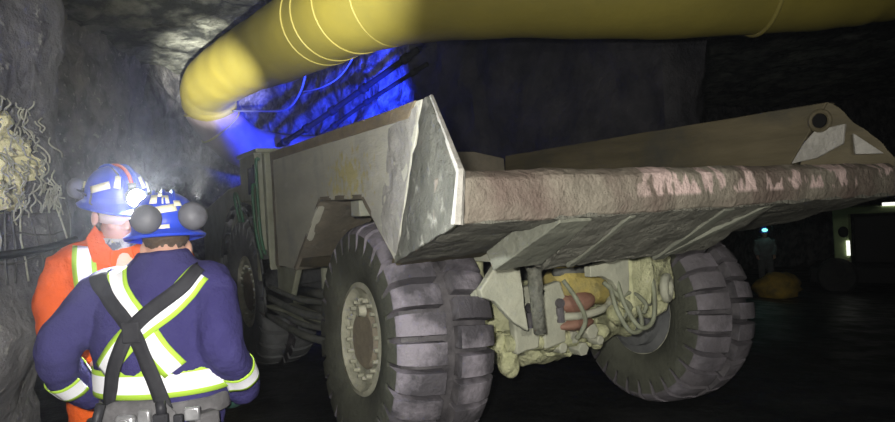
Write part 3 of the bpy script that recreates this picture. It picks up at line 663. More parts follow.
# ------------------------------------------------------------------ people
def hand_capsules(mb, wrist, d, n, side, g=0.0, curl=.5):
    """five-fingered relaxed hand; d = direction of the palm, n = back-of-hand normal, side = towards the thumb"""
    w = Vector(wrist); d = Vector(d).normalized(); n = Vector(n).normalized(); n = (n - d * n.dot(d)).normalized()
    s = d.cross(n) * (1 if d.cross(n).dot(Vector(side)) > 0 else -1)
    palm = [w - d * .01, w + d * .03, w + d * .06, w + d * .09]
    mb.tube(palm, [(.026 + g, .024 + g), (.034 + g, .021 + g), (.040 + g, .019 + g), (.040 + g, .016 + g)], 14)
    for k, (off, L, r) in enumerate(((.030, .068, .0088), (.010, .078, .0092), (-.010, .072, .0088), (-.029, .056, .0080))):
        p = w + d * .085 + s * off; a = .25; pts = [p - d * .02, p]
        for q in range(3):
            a += curl * (.6 + .25 * q); dd = d * math.cos(a) - n * math.sin(a)
            p = p + dd * (L * (.44, .31, .25)[q]); pts.append(p)
        mb.tube(pts, [r + g, r + g, r * .98 + g, r * .9 + g, r * .75 + g], 10)
    p = w + d * .028 + s * .028; pts = [p - s * .012]
    for q, L in enumerate((.032, .030, .024)):
        dd = (d * (.55 + .2 * q) + s * (.75 - .3 * q) - n * .35).normalized(); p = p + dd * L; pts.append(p)
    mb.tube(pts, [.013 + g, .012 + g, .0105 + g, .008 + g], 10)
def limb(mb, pts, seg=16): mb.tube(smooth_path([p[0] for p in pts], 5), [lerp(pts[min(i // 5, len(pts) - 2)][1], pts[min(i // 5, len(pts) - 2) + 1][1], (i % 5) / 5 if i < (len(pts) - 1) * 5 else 1) for i in range((len(pts) - 1) * 5 + 1)], seg)
def head_shape(mb, H, hm):
    """head with face; H = centre of head (eye height), +Y forward; hm = rotation matrix"""
    def P(x, y, z): return H + hm @ Vector((x, y, z))
    eul = hm.to_euler()
    mb.ell(P(0, -.012, .035), (.076, .096, .092), eul, 24)          # cranium
    mb.ell(P(0, .025, -.045), (.058, .066, .075), eul, 20)          # face
    mb.ell(P(0, .062, -.098), (.030, .026, .022), eul, 12)          # chin
    mb.ell(P(0, .035, -.085), (.050, .05, .032), eul, 16)           # jaw
    mb.ell(P(0, .078, .022), (.055, .016, .014), eul, 14)           # brow
    mb.tube([P(0, .082, .012), P(0, .098, -.016), P(0, .108, -.034), P(0, .088, -.044)], [.009, .011, .014, .010], 12)   # nose
    for s in (-1, 1):
        mb.ell(P(s * .013, .094, -.038), (.009, .011, .008), eul, 10)
        mb.ell(P(s * .042, .062, -.028), (.022, .022, .02), eul, 12)
        mb.ell(P(s * .078, -.012, -.012), (.011, .022, .032), eul, 12)  # ear
    mb.ell(P(0, .084, -.066), (.024, .012, .007), eul, 12)          # lips
    mb.ell(P(0, .082, -.078), (.021, .012, .008), eul, 12)
def hard_hat(parent, H, hm, stickers, muffs, lamp=None, lamp_on=False, band=False, letters=None):
    """full-brim hat with stowed ear cups; H = head centre"""
    def P(x, y, z): return H + hm @ Vector((x, y, z))
    mb = MB(); rings = []; seg = 40
    def ring(rx, ry, z, y0=0, bump_=0): return [P(rx * math.cos(2 * math.pi * k / seg), y0 + ry * math.sin(2 * math.pi * k / seg), z + bump_ * (max(0, math.sin(2 * math.pi * k / seg)) ** 2)) for k in range(seg)]
    spec = [(.139, .170, .038, .006), (.141, .172, .044, .006), (.118, .146, .060, .002), (.112, .136, .068, 0), (.112, .136, .085, 0), (.110, .133, .115, 0), (.100, .120, .148, 0), (.082, .098, .175, 0), (.055, .066, .194, 0), (.025, .03, .203, 0), (.002, .002, .205, 0)]
    for rx, ry, z, y0 in spec: rings.append(ring(rx, ry, z, y0, -.012 if rx > .13 else 0))
    inner = [ring(rx - .006, ry - .006, z - .006, y0) for rx, ry, z, y0 in reversed(spec[2:])]
    inner.append(ring(.137, .168, .034, .006, -.012))
    mb.rings(inner[::-1][:1] + rings, 0, False)
    hat = mb.build('hard_hat', M['hat'], parent, sharp=50)
    md = hat.modifiers.new('s', 'SOLIDIFY'); md.thickness = .003
    for x in (-.035, 0, .035):
        MB().tube([P(x * (1 - .2 * t), -.128 * math.cos(t * math.pi) * (1 if abs(x) < .01 else .92), .125 + .083 * math.sin(t * math.pi)) for t in [k / 10 for k in range(11)]], .0075 if x == 0 else .006, 8).build('crown_ridge', M['red_band'] if (band and x == 0) else M['hat'], hat, sharp=180)
    for (az, z, w, h, tilt) in stickers:
        mb = MB(); vs = []
        for j in range(2):
            for i in range(6):
                u = (i / 5 - .5) * w; v = (j - .5) * h; uu = u * math.cos(tilt) - v * math.sin(tilt); vv = u * math.sin(tilt) + v * math.cos(tilt)
                zz = z + vv; f = 1.0 if zz < .115 else 1 - .5 * ((zz - .115) / .07) ** 1.6 * .55
                a = az + uu / .125; vs.append(P(.1155 * f * math.cos(a), .1395 * f * math.sin(a), zz))
        mb.add(vs, [(i, i + 1, i + 7, i + 6) for i in range(5)])
        s_ = mb.build('sticker', M['sticker'], hat, sharp=180); md = s_.modifiers.new('s', 'SOLIDIFY'); md.thickness = .002; md.offset = 1
    for (c, n, r) in muffs:
        c = Vector(c); n = Vector(n).normalized()
        mb = MB(); prof = [(.002, r * .95), (r * .5, r * .90), (r * .85, r * .62), (r, r * .2), (r, -r * .05), (r * .9, -r * .25), (r * .55, -r * .3), (.002, -r * .3)]
        nn = hm @ n; mb.lathe(prof, P(*c), nn, 24); 
        mu = mb.build('ear_cup', M['muff'], hat, sharp=50)
    for (c, n, r) in muffs:
        c = Vector(c); q = Vector((math.copysign(.105, c.x), max(c.y, -.02) * .5, .08))
        MB().tube([P(*q), P(*((q + c) / 2 + Vector((math.copysign(.03, c.x), 0, .015)))), P(*c)], .005, 8).build('cup_arm', M['black_plastic'], hat, sharp=180)
    if lamp:
        c = Vector(lamp); mb = MB()
        mb.lathe([(.001, -.03), (.026, -.028), (.034, -.01), (.038, .014), (.034, .02)], P(*c), hm @ Vector((0, 1, -.10)), 20)
        lp = mb.build('cap_lamp', M['black_plastic'], hat, sharp=50)
        mb = MB(); mb.lathe([(.033, .017), (.024, .022), (.001, .025)], P(*c), hm @ Vector((0, 1, -.10)), 20)
        mb.build('lamp_lens', M['lens'] if lamp_on else M['glass'], hat, sharp=180)
        MB().box(P(c.x, c.y - .02, c.z + .028), (.03, .02, .05), hm.to_euler()).build('lamp_bracket', M['black_plastic'], hat, bevel=.003)
        if lamp_on: MB().tube([P(c.x, c.y - .03, c.z + .02), P(.04, .09, .18), P(.03, 0, .21), P(.01, -.11, .15), P(.005, -.145, .07), P(.0, -.15, -.02), P(0, -.13, -.18)], .004, 6).build('lamp_cord', M['black_plastic'], hat, sharp=180)
    if letters:
        txt, az, z, size = letters
        cu = bpy.data.curves.new('hat_letters', 'FONT'); cu.body = txt; cu.size = size; cu.extrude = .001; cu.align_x = 'CENTER'; cu.align_y = 'CENTER'
        o = bpy.data.objects.new('hat_letters', cu); COL.objects.link(o); o.parent = hat; cu.materials.append(M['sticker'])
        pos = P(.1165 * math.cos(az), .1405 * math.sin(az), z); out = hm @ Vector((math.cos(az), math.sin(az), 0)).normalized()
        zax = out; yax = (hm @ Vector((0, 0, 1))); xax = yax.cross(zax).normalized(); yax = zax.cross(xax)
        o.matrix_local = Matrix.Translation(pos) @ Matrix((xax, yax, zax)).transposed().to_4x4()
        bpy.context.view_layer.update(); lm = bpy.data.meshes.new_from_object(o.evaluated_get(bpy.context.evaluated_depsgraph_get())); ml = o.matrix_local.copy(); bpy.data.objects.remove(o)
        o = bpy.data.objects.new('hat_letters', lm); COL.objects.link(o); o.parent = hat; o.matrix_local = ml
    return hat
def tape_on(name, bvh, path, half, border, parent, proj, off=.005, mats=None):
    """tape along a path laid on the garment: proj(point)->(origin, direction) of the ray that finds the cloth"""
    path = smooth_path(path, 8); vs = []; fs = []; ms_ = []
    cs = [-half - border, -half, -half * .33, half * .33, half, half + border] if border else [-half, -half * .33, half * .33, half]
    good = []
    for i, p in enumerate(path):
        t = (path[min(i + 1, len(path) - 1)] - path[max(i - 1, 0)]).normalized()
        row = []
        for c in cs:
            o, d = proj(p, t, c); h = bvh.ray_cast(o, d, 3)
            row.append(None if h[0] is None else h[0] - d * off)
        good.append(row)
    for r in good:
        if any(q is None for q in r): vs.append(None)
        else: vs.append(r)
    idx = {}; out = []
    for i, r in enumerate(vs):
        if r is None: continue
        for k, q in enumerate(r): idx[(i, k)] = len(out); out.append(q)
    for i in range(len(vs) - 1):
        if vs[i] is None or vs[i + 1] is None: continue
        if max((vs[i][k] - vs[i + 1][k]).length for k in range(len(cs))) > .14: continue
        for k in range(len(cs) - 1):
            fs.append((idx[(i, k)], idx[(i, k + 1)], idx[(i + 1, k + 1)], idx[(i + 1, k)])); ms_.append(1 if border and k in (0, len(cs) - 2) else 0)
    mb = MB(); mb.v = [tuple(q) for q in out]; mb.f = fs; mb.m = ms_
    o = mb.build(name, mats or [M['silver'], M['lime']], parent, sharp=180, fix=False)
    md = o.modifiers.new('s', 'SOLIDIFY'); md.thickness = .003; md.offset = 0
    return o
def bvh_of(o):
    me = o.data; return BVHTree.FromPolygons([v.co.copy() for v in me.vertices], [tuple(p.vertices) for p in me.polygons])
def flat_proj(sign=1):      # rays along +Y (sign 1: onto the back) or -Y
    def f(p, t, c):
        s = t.cross(Vector((0, 1, 0))).normalized(); q = p + s * c
        return Vector((q.x, -1.2 * sign, q.z)), Vector((0, sign, 0))
    return f
def ring_tape(name, bvh, c, a, r, half, border, parent, n=40, arc=(0, 2 * math.pi), lim=.105, fall=None):
    """tape round a limb or the waist, c = centre, a = limb axis"""
    a = Vector(a).normalized(); u = a.orthogonal().normalized(); w = a.cross(u); vs = []; fs = []; ms_ = []
    cs = [-half - border, -half, 0, half, half + border]
    rows = []
    for i in range(n + 1):
        t = lerp(arc[0], arc[1], i / n); d = u * math.cos(t) + w * math.sin(t); row = []
        for q in cs:
            o = Vector(c) + a * q + d * r; h = bvh.ray_cast(o, -d, r)
            ok = h[0] is not None and (h[0] - o).length < r and (Vector(c) - h[0]).length < lim and h[1].dot(d) > .1
            row.append((h[0] + d * .005) if ok else (None if fall is None else Vector(c) + a * q + Vector((d.x * fall[0], d.y * fall[1], 0))))
        rows.append(row)
    m = len(cs); good = [all(q is not None for q in r_) for r_ in rows]
    for r_ in rows: vs += [q if q is not None else Vector(c) for q in r_]
    for i in range(n):
        if not (good[i] and good[i + 1]): continue
        for k in range(m - 1): fs.append((i * m + k, i * m + k + 1, (i + 1) * m + k + 1, (i + 1) * m + k)); ms_.append(1 if k in (0, m - 2) else 0)
    used = sorted({i for f in fs for i in f}); ix = {u: k for k, u in enumerate(used)}
    mb = MB(); mb.v = [tuple(vs[u]) for u in used]; mb.f = [tuple(ix[i] for i in f) for f in fs]; mb.m = ms_
    o = mb.build(name, [M['silver'], M['lime']], parent, sharp=180, fix=False); md = o.modifiers.new('s', 'SOLIDIFY'); md.thickness = .003; md.offset = 0
    return o
def boots(parent, feet):
    for f in feet:
        f = Vector(f); mb = MB()
        mb.tube([f + Vector((0, -.03, .30)), f + Vector((0, -.03, .18)), f + Vector((0, -.025, .09))], [.072, .062, .062], 16)
        mb.tube([f + Vector((0, -.085, .045)), f + Vector((0, -.02, .05)), f + Vector((0, .08, .047)), f + Vector((0, .16, .04)), f + Vector((0, .20, .035))], [(.038, .045), (.046, .05), (.05, .047), (.048, .040), (.03, .03)], 16)
        mb.build('boot', M['boot'], parent, sharp=180, remesh=.010, smooth_iter=2)

# ---- man in the navy coverall, back to us
A = empty('person', (-1.05, 2.33, 0), 0, 'person in a navy coverall with crossed reflective tape, seen from behind', 'person')
hA = Matrix.Rotation(R(25), 3, 'Z') @ Matrix.Rotation(R(-4), 3, 'X'); HA = Vector((.018, .03, 1.622))
LA = [(Vector((-.20, 0, 1.475)), .088), (Vector((-.275, -.05, 1.385)), .082), (Vector((-.335, -.08, 1.275)), .073), (Vector((-.345, .02, 1.165)), .064), (Vector((-.305, .11, 1.075)), .054)]
RA = [(Vector((.19, 0, 1.475)), .088), (Vector((.225, -.05, 1.375)), .080), (Vector((.245, -.08, 1.27)), .071), (Vector((.265, .02, 1.15)), .060), (Vector((.240, .11, 1.06)), .052)]
LEG = lambda s, k=1: [(Vector((s * .095, 0, .93)), .118 * k), (Vector((s * .11, .01, .72)), .108 * k), (Vector((s * .12, .015, .48)), .088 * k), (Vector((s * .125, -.01, .25)), .082 * k), (Vector((s * .13, -.02, .11)), .088 * k)]
mb = MB()
head_shape(mb, HA, hA)
mb.tube([HA + Vector((-.01, -.02, -.03)), Vector((.015, 0, 1.56)), Vector((0, 0, 1.50))], [.062, .060, .075], 18)
mb.loft([(0, 0, .90, .15, .10), (0, 0, 1.08, .16, .105), (0, 0, 1.25, .19, .115), (0, 0, 1.40, .20, .11), (0, 0, 1.50, .14, .085), (0, 0, 1.55, .07, .07)])
for arm in (LA, RA): limb(mb, [(p, r * .55) for p, r in arm])
hand_capsules(mb, LA[-1][0], (.55, .5, -.55), (-.5, -.3, -.7), (.2, .6, .6))
hand_capsules(mb, RA[-1][0], (-.55, .5, -.55), (.5, -.3, -.7), (-.2, .6, .6))
for s in (-1, 1):
    limb(mb, [(p, r * .7) for p, r in LEG(s)]); mb.tube([(s * .13, -.05, .06), (s * .13, .14, .05)], [.035, .03], 10)
mb.build('body', M['skin'], A, sharp=180, remesh=.0085, smooth_iter=2)
mb = MB(); mb.ell(HA + hA @ Vector((0, -.024, .048)), (.081, .094, .082), hA.to_euler()); mb.ell(HA + hA @ Vector((0, -.062, .012)), (.064, .038, .026), hA.to_euler())
mb.build('hair', M['hair'], A, sharp=180, remesh=.008, rough=.004, rscale=60)
mb = MB()
mb.loft([(0, 0, .88, .185, .135), (0, 0, .96, .20, .145), (0, 0, 1.06, .215, .145), (0, 0, 1.13, .228, .152), (0, -.005, 1.22, .234, .157), (0, -.005, 1.32, .243, .155), (0, 0, 1.42, .246, .145), (0, 0, 1.495, .215, .125), (.005, 0, 1.545, .155, .105), (.01, 0, 1.585, .105, .09), (.012, .005, 1.615, .085, .082)], 36)
for arm in (LA, RA): limb(mb, arm)
for s in (-1, 1): limb(mb, LEG(s, 1.05))
mb.ell((-.17, 0, 1.49), (.09, .10, .075)); mb.ell((.165, 0, 1.49), (.09, .10, .075))
covA = mb.build('coverall', M['navy'], A, sharp=180, remesh=.012, smooth_iter=5, rough=.014, rscale=5, seed=3)
bvA = bvh_of(covA)
fp = flat_proj()
tape_on('back_tape', bvA, [(-.135, 0, 1.60), (-.10, 0, 1.50), (-.005, 0, 1.37), (.105, 0, 1.215)], .025, .017, A, fp)
tape_on('back_tape', bvA, [(.175, 0, 1.535), (.10, 0, 1.44), (-.03, 0, 1.345), (-.15, 0, 1.215)], .025, .017, A, fp, .008)
ring_tape('waist_tape', bvA, (0, 0, 1.172), (0, 0, 1), .30, .030, .018, A, 72, lim=0, fall=(.244, .162))
d = (LA[4][0] - LA[2][0]); ring_tape('cuff_tape', bvA, LA[2][0] + d * .50, d, .13, .026, .014, A)
d = (RA[4][0] - RA[2][0]); ring_tape('cuff_tape', bvA, RA[2][0] + d * .50, d, .13, .026, .014, A)
st1 = tape_on('suspender', bvA, [(-.185, 0, 1.565), (-.14, 0, 1.49), (-.03, 0, 1.365), (.03, 0, 1.24), (.068, 0, 1.085)], .025, 0, A, fp, .024, [M['strap']])
st2 = tape_on('suspender', bvA, [(.175, 0, 1.555), (.13, 0, 1.49), (-.015, 0, 1.375), (-.085, 0, 1.24), (-.14, 0, 1.085)], .025, 0, A, fp, .030, [M['strap']])
o = MB().box((-.02, -.187, 1.355), (.06, .012, .07), (0, 0, 0)).build('suspender_patch', M['strap'], A, bevel=.006)
# tool belt, worn just under the waist tape
mb = MB(); rings = []
for k in range(49):
    t = 2 * math.pi * k / 48; cx, cy = .219 * math.cos(t), .158 * math.sin(t)
    rings.append([Vector((cx * f, cy * f, z)) for f, z in ((1, 1.005), (1.03, 1.01), (1.03, 1.065), (1, 1.07))])
mb.rings(rings, 0, False); belt = mb.build('tool_belt', M['grey_leather'], A, sharp=40)
mb = MB(); mb.loft([(-.03, -.166, .95, .120, .010), (-.03, -.168, 1.00, .140, .012), (-.03, -.168, 1.045, .135, .012), (-.03, -.166, 1.075, .105, .011), (-.03, -.164, 1.088, .07, .008)], 30)
mb.build('back_pad', M['grey_leather'], belt, sharp=180, rough=.004)
MB().box((-.045, -.20, 1.022), (.065, .035, .062)).build('buckle', M['metal'], belt, bevel=.012)
MB().torus((-.045, -.222, 1.022), (0, 1, 0), .02, .005, 20, 8).build('buckle_ring', M['metal'], belt, sharp=180)
for x, w in ((.015, .04), (.065, .05), (.12, .03), (.165, .05)): MB().box((x, -.197 + abs(x) * .12, 1.03 + .012 * math.sin(x * 90)), (w, .024, .045), (0, 0, x * .8)).build('belt_clip', M['metal'] if x in (.015, .165) else M['strap'], belt, bevel=.006)
mb = MB(); mb.tube([(-.13, -.19, 1.09), (-.145, -.2, 1.03), (-.16, -.195, .97)], .016, 10); mb.build('strap_end', M['black_plastic'], belt, sharp=180)
MB().tube([(.068, -.195, 1.09), (.075, -.205, 1.05)], .016, 10).build('strap_end', M['black_plastic'], belt, sharp=180)
MB().box((.185, -.13, .95), (.09, .06, .16), (0, 0, .9)).build('pouch', M['grey_leather'], belt, bevel=.012)
MB().box((-.185, -.12, .95), (.07, .06, .15), (0, 0, -.9)).build('battery_pack', M['black_plastic'], belt, bevel=.012)
for arm, s in ((LA, 1), (RA, -1)):
    mb = MB(); w = arm[-1][0]; dd = Vector((s * .55, .5, -.55)).normalized()
    mb.tube([w - dd * .03, w + dd * .01], [.05, .042], 14)
    hand_capsules(mb, w, dd, (-s * .5, -.3, -.7), (s * .2, .6, .6), .004)
    mb.build('glove', M['glove'], A, sharp=180, remesh=.006, smooth_iter=2)
belt.location.z = .035
boots(A, [(-.13, 0, 0), (.13, 0, 0)])
q = R(250)
hard_hat(A, HA, hA, [(q - .18, .115, .085, .028, -.05), (q + .32, .13, .09, .026, .12), (q - .02, .168, .03, .032, 0), (q + .38, .165, .03, .03, 0), (q + .05, .062, .10, .024, .06), (q + .75, .15, .03, .02, 0), (q + .2, .185, .02, .016, 0)],
         [((-.060, -.146, .096), (-.30, -1, .1), .050), ((.086, -.138, .100), (.40, -1, .1), .050)], (0, .135, .10), False, False, ('SA', R(249), .098, .034))

# ---- man in the orange coverall, facing him
BS = 1.055
B = empty('person', (-1.455, 2.86, .03), R(-150), 'person in an orange coverall and blue hat with lit cap lamp, facing the other', 'person')
B.scale = (BS, BS, BS)
hB = Matrix.Rotation(R(22), 3, 'Z') @ Matrix.Rotation(R(-11), 3, 'X'); HB = Vector((.012, .045, 1.640))
RB = [(Vector((.19, 0, 1.46)), .084), (Vector((.235, -.005, 1.33)), .078), (Vector((.25, -.02, 1.18)), .07), (Vector((.20, .06, 1.10)), .062), (Vector((.12, .14, 1.06)), .052)]
LB = [(Vector((-.19, 0, 1.46)), .084), (Vector((-.245, -.005, 1.34)), .078), (Vector((-.27, -.01, 1.19)), .07), (Vector((-.265, .06, 1.07)), .062), (Vector((-.25, .12, .95)), .052)]
mb = MB(); head_shape(mb, HB, hB)
mb.tube([HB + Vector((0, -.02, -.03)), Vector((0, .005, 1.55)), Vector((0, 0, 1.48))], [.060, .060, .08], 18)
mb.loft([(0, 0, .90, .15, .10), (0, 0, 1.08, .16, .105), (0, 0, 1.25, .19, .115), (0, 0, 1.40, .19, .11), (0, 0, 1.50, .13, .085), (0, 0, 1.55, .07, .07)])
for arm in (LB, RB): limb(mb, [(p, r * .55) for p, r in arm])
hand_capsules(mb, RB[-1][0], (-.5, .7, -.3), (.5, .4, .2), (-.1, .2, .9)); hand_capsules(mb, LB[-1][0], (.05, .3, -.9), (-.9, 0, 0), (.1, .9, .3))
for s in (-1, 1):
    limb(mb, [(p, r * .7) for p, r in LEG(s)]); mb.tube([(s * .13, -.05, .06), (s * .13, .14, .05)], [.035, .03], 10)
body = mb.build('body', M['skin'], B, sharp=180, remesh=.0075, smooth_iter=1)
mb = MB(); mb.ell(HB + hB @ Vector((0, -.024, .03)), (.081, .094, .088), hB.to_euler()); mb.ell(HB + hB @ Vector((0, -.065, -.03)), (.062, .042, .04), hB.to_euler())
mb.build('hair', M['hair'], B, sharp=180, remesh=.008, rough=.004, rscale=60)
for s in (-1, 1): MB().ell(HB + hB @ Vector((s * .03, .075, .002)), (.013, .010, .009), hB.to_euler(), 12).build('eye', M['eye'], B, sharp=180)
mb = MB()
mb.loft([(0, 0, .88, .185, .135), (0, 0, .96, .195, .145), (0, 0, 1.08, .205, .148), (0, 0, 1.22, .225, .152), (0, 0, 1.34, .238, .15), (0, 0, 1.43, .238, .138), (0, 0, 1.50, .185, .115), (0, -.01, 1.545, .12, .095), (0, -.02, 1.58, .088, .078)], 36)
for arm in (LB, RB): limb(mb, arm)
for s in (-1, 1): limb(mb, LEG(s, 1.05))
mb.ell((-.165, 0, 1.465), (.09, .10, .075)); mb.ell((.165, 0, 1.465), (.09, .10, .075))
covB = mb.build('coverall', M['orange'], B, sharp=180, remesh=.012, smooth_iter=5, rough=.013, rscale=8, seed=9)
bvB = bvh_of(covB); fpb = flat_proj(-1)
for s in (1, -1): tape_on('chest_tape', bvB, [(s * .125, 0, 1.55), (s * .135, 0, 1.45), (s * .125, 0, 1.3), (s * .12, 0, 1.15)], .025, .017, B, fpb)
ring_tape('waist_tape', bvB, (0, 0, 1.10), (0, 0, 1), .30, .03, .016, B, 72, lim=0, fall=(.232, .166))
for arm in (RB, LB):
    d = arm[4][0] - arm[2][0]; ring_tape('cuff_tape', bvB, arm[2][0] + d * .5, d, .13, .026, .011, B)
# open collar, undershirt, gaiter, glasses
mb = MB()
for s in (1, -1):
    mb.prism([(s * .088, .005, 1.60), (s * .035, .105, 1.50), (s * .045, .135, 1.43), (s * .105, .115, 1.455), (s * .125, .05, 1.55)], (0, .01, .006))
mb.build('collar', M['orange'], B, bevel=.004, cuts=2, rough=.004, rscale=12)
MB().ell((.055, .148, 1.415), (.007, .004, .007)).build('snap_button', M['metal'], B, sharp=180)
mb = MB(); mb.loft([(0, .045, 1.36, .06, .118), (0, .045, 1.42, .07, .112), (0, .025, 1.48, .075, .098), (0, .01, 1.53, .07, .075)], 24); mb.build('undershirt', M['undershirt'], B, sharp=180, rough=.004, rscale=14)
mb = MB()
rings = []
for k, (z, rx, ry, y0) in enumerate(((1.465, .082, .085, .010), (1.49, .086, .090, .016), (1.515, .080, .090, .022), (1.54, .072, .088, .026), (1.556, .068, .083, .026))):
    rings.append([Vector((-.004 + (rx + .006 * math.sin(5 * a + k)) * math.cos(a), y0 + (ry + .005 * math.sin(4 * a + 2 * k)) * math.sin(a), z + .012 * math.sin(a) * (-1))) for a in [2 * math.pi * j / 32 for j in range(32)]])
mb.rings(rings, 0, False); g = mb.build('neck_gaiter', M['gaiter'], B, sharp=180); md = g.modifiers.new('s', 'SOLIDIFY'); md.thickness = .006
mb = MB()
def PB(x, y, z): return HB + hB @ Vector((x, y, z))
vs = []
for j, z in enumerate((-.022, .02)):
    for i in range(13):
        t = lerp(R(-12), R(192), i / 12); vs.append(PB(.073 * math.cos(t), .02 + .082 * math.sin(t), z if i not in (6,) or j else -.006))
mb.add(vs, [(i, i + 1, i + 14, i + 13) for i in range(12)]); gl = mb.build('safety_glasses', M['glass'], B, sharp=180, fix=False); md = gl.modifiers.new('s', 'SOLIDIFY'); md.thickness = .002
hard_hat(B, HB, hB, [(R(30), .125, .085, .028, .35), (R(150), .125, .085, .028, -.35), (R(118), .15, .025, .045, .1), (R(62), .15, .025, .045, -.1), (R(-30), .12, .07, .026, .1)],
         [((.118, -.07, .105), (.9, -.35, .1), .042), ((-.118, -.07, .105), (-.9, -.35, .1), .042)], (0, .148, .098), True, True)
for s in (1, -1):
    MB().tube([PB(s * .112, .035, .10), PB(s * .118, .035, .06), PB(s * .116, .055, .052)], .004, 8).build('cord_clip', M['muff'], B, sharp=180)
boots(B, [(-.13, 0, 0), (.13, 0, 0)])

# ---- distant worker
def far_person():
    P = empty('person', (9.25, 19.0, floor_z(9.25, 19.0)), R(160), 'distant person in pale workwear with a green-white cap lamp, beyond the far rear wheel', 'person')
    H = Vector((0, .04, 1.655)); I = Matrix.Identity(3)
    mb = MB(); head_shape(mb, H, I); mb.tube([H + Vector((0, -.02, -.03)), Vector((0, 0, 1.5))], [.06, .07], 14)
    mb.loft([(0, 0, .9, .15, .1), (0, 0, 1.25, .19, .11), (0, 0, 1.42, .19, .1), (0, 0, 1.52, .09, .07)], 20)
    for s in (-1, 1):
        limb(mb, [(Vector((s * .19, 0, 1.43)), .05), (Vector((s * .25, 0, 1.2)), .042), (Vector((s * .22, .12, 1.0)), .035)]); hand_capsules(mb, (s * .22, .12, 1.0), (0, .6, -.7), (s, 0, 0), (0, .9, .3))
        limb(mb, [(p, r * .7) for p, r in LEG(s)]); mb.tube([(s * .13, -.05, .06), (s * .13, .14, .05)], [.035, .03], 10)
    mb.build('body', M['skin'], P, sharp=180, remesh=.012, smooth_iter=1)
    mb = MB(); mb.loft([(0, 0, .88, .19, .14), (0, 0, 1.1, .21, .15), (0, 0, 1.35, .24, .15), (0, 0, 1.45, .22, .13), (0, 0, 1.53, .1, .09)], 24)
    for s in (-1, 1):
        limb(mb, [(Vector((s * .19, 0, 1.44)), .085), (Vector((s * .26, 0, 1.2)), .07), (Vector((s * .22, .12, 1.0)), .055)]); limb(mb, LEG(s, 1.05))
    mb.build('coverall', M['grey_cloth'], P, sharp=180, remesh=.02, smooth_iter=3, rough=.01)
    boots(P, [(-.13, 0, 0), (.13, 0, 0)])
    hat = hard_hat(P, H, I, [], [], None)
    MB().ell(H + Vector((0, .15, .1)), (.08, .03, .05)).build('cap_lamp', M['lens_green'], hat, sharp=180)
far_person()

# ------------------------------------------------------------------ things in the crosscut
yb = MB(); lump(yb, (0, 0, .28), (.6, .5, .36), 4); 
o = yb.build('yellow_tarp', M['yellow_bag'], None, sharp=180, rough=.05, rscale=3); o.location = (8.35, 16.6, floor_z(8.35, 16.6) - .02); tag(o, 'crumpled yellow tarp heaped on the ground behind the far rear wheel', 'tarp')
v = empty('loader', (12.45, 18.6, floor_z(12.45, 18.6)), R(-35), 'dull green mine vehicle parked in the dark crosscut beyond the tail of the truck', 'vehicle')
mb = MB(); mb.box((0, 0, .55), (3.6, 1.9, .5)); mb.build('chassis', M['loader_black'], v, bevel=.05)
mb = MB(); mb.box((.55, 0, 2.38), (3.4, 1.9, .20)); mb.build('cab_roof', M['loader_green'], v, bevel=.04)
for i, (x, y, w) in enumerate(((-.95, -.8, .40), (-.95, .8, .3), (2.1, -.8, .16), (2.1, .8, .16))):
    MB().box((x, y, 1.55), (w, .16, 1.6)).build('roof_post', M['loader_green'], v, bevel=.03)
MB().box((.6, .4, 1.5), (2.6, .9, 1.4)).build('cab_body', M['loader_black'], v, bevel=.04)
mb = MB(); mb.ell((-.9, -.93, 1.78), (.13, .05, .16)); mb.build('mirror', M['loader_black'], v, sharp=180)
MB().box((-.80, -.92, 1.32), (.09, .04, .42)).build('marker_strip', M['reflector'], v, bevel=.005, label='white reflective strip with added glow')
MB().box((.35, -.97, 2.52), (.6, .04, .09)).build('marker_strip', M['reflector'], v, bevel=.005)
MB().box((-.95, -.9, .86), (.3, .06, .22)).build('tail_reflector', M['red_reflector'], v, bevel=.02)
for x in (-1.1, 1.2):
    for y in (-.85, .85):
        mb = MB(); mb.lathe([(.2, -.18), (.45, -.2), (.52, -.14), (.52, .14), (.45, .2), (.2, .18)], (x, y, .52), (0, 1, 0), 28); w = mb.build('tyre', M['boot'], v, sharp=40)
        mb = MB(); mb.lathe([(.001, -.1), (.2, -.12), (.2, .12), (.001, .1)], (x, y, .52), (0, 1, 0), 20); mb.build('rim', M['boot'], w, sharp=40)
# loose rocks along the left wall and rear
for i in range(11):
    y = 2.15 + i * .27; x = -1.72 - .06 * (i % 2) if y < 3.4 else -1.9 - (y - 3.4) * .62
    mb = MB(); r = rnd.uniform(.05, .10); lump(mb, (0, 0, 0), (r, r * .9, r * .7), i + 30)
    o = mb.build('loose_rock', M['rock'], None, sharp=40); o.location = (x, y, r * .45); tag(o, 'dark loose rock lying along the foot of the rock wall', 'rock', 'loose rocks along the wall foot')

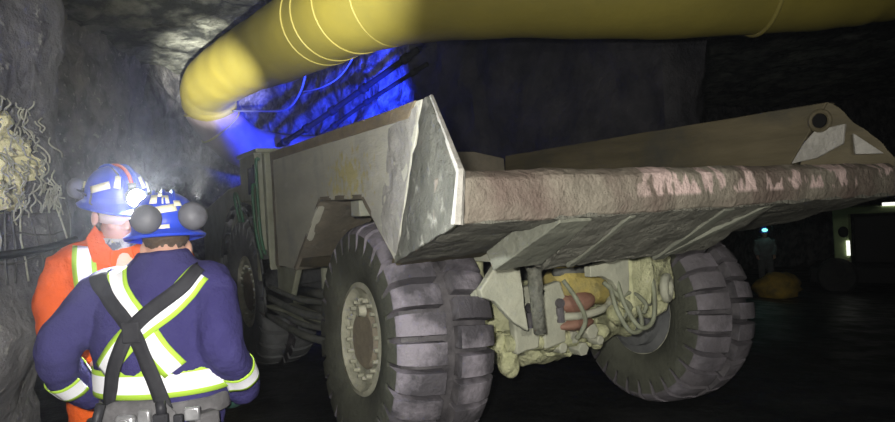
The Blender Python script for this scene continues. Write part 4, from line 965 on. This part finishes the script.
# ------------------------------------------------------------------ light
def spot(name, loc, target, energy, angle, blend=.6, size=.03, color=(1, 1, 1)):
    l = bpy.data.lights.new(name, 'SPOT'); l.energy = energy; l.spot_size = R(angle); l.spot_blend = blend; l.shadow_soft_size = size; l.color = color
    o = bpy.data.objects.new(name, l); COL.objects.link(o); o.location = loc
    d = Vector(target) - Vector(loc); o.rotation_euler = d.to_track_quat('-Z', 'Y').to_euler(); return o
def point(name, loc, energy, size=.05, color=(1, 1, 1)):
    l = bpy.data.lights.new(name, 'POINT'); l.energy = energy; l.shadow_soft_size = size; l.color = color
    o = bpy.data.objects.new(name, l); COL.objects.link(o); o.location = loc; return o
def tw(x, y, z): p = TO + XT * x + YT * y; return Vector((p.x, p.y, z))
spot('camera_lamp', (-.10, -.05, 1.80), (-.2, 4.5, 1.65), 380, 125, 1.0, .035, (1, .97, .92))
spot('added_truck_fill', (1.3, -.6, 1.85), (1.4, 5.0, 1.4), 190, 75, 1.0, .035, (1, .96, .88))  # unseen lamp added to brighten the truck's tail and axle
lampB = B.matrix_world
bpy.context.view_layer.update()
lamp_pos = B.matrix_world @ (HB + hB @ Vector((0, .19, .092)))
spot('orange_man_cap_lamp', lamp_pos, (.15, .8, 1.55), 45, 130, 1.0, .02, (.92, .96, 1))
spot('navy_man_cap_lamp', (-1.0, 2.58, 1.80), (-3.85, 11.0, 4.2), 30000, 12.5, 1.0, .02, (1, .97, .86))
spot('added_roof_spot', (-1.0, 2.58, 1.81), (-2.2, 10.0, 6.4), 2600, 44, 1.0, .02, (1, .99, .93))  # extra spot added to brighten the roof rock, aimed above the beam
point('navy_man_cap_lamp_spill', (-1.02, 2.58, 1.77), 1.6, .02, (1, .97, .9))
spot('blue_beacon_light', tw(.55, 3.6, 2.46), (-2.1, 12.4, 3.9), 11000, 46, .35, .06, (.01, .035, 1))
spot('blue_beacon_side_light', tw(.55, 3.6, 2.47), (-4.75, 13.0, 4.25), 5000, 9, 1.0, .06, (.02, .05, 1))
point('distant_cap_lamp_light', (9.1, 18.6, .78), 1.2, .05, (.5, 1, .9))
w = bpy.data.worlds.new('World'); SC.world = w; w.use_nodes = True
vol = w.node_tree.nodes.new('ShaderNodeVolumeScatter'); vol.inputs['Density'].default_value = .0034; vol.inputs['Color'].default_value = (.9, .93, 1, 1); vol.inputs['Anisotropy'].default_value = .8
w.node_tree.links.new(vol.outputs['Volume'], w.node_tree.nodes['World Output'].inputs['Volume'])
w.node_tree.nodes['Background'].inputs['Color'].default_value = (.55, .6, .7, 1); w.node_tree.nodes['Background'].inputs['Strength'].default_value = .004

# ------------------------------------------------------------------ camera
cd = bpy.data.cameras.new('camera'); cd.sensor_width = 36; cd.lens = 26.02; cd.clip_start = .02; cd.clip_end = 200
co = bpy.data.objects.new('camera', cd); COL.objects.link(co)
co.matrix_world = Matrix.Translation((0, 0, 1.7)) @ Matrix.Rotation(R(90), 4, 'X') @ Matrix.Rotation(R(-3.17), 4, 'Z')
SC.camera = co
SC.view_settings.view_transform = 'Standard'; SC.view_settings.look = 'None'; SC.view_settings.gamma = 1; SC.view_settings.exposure = .35
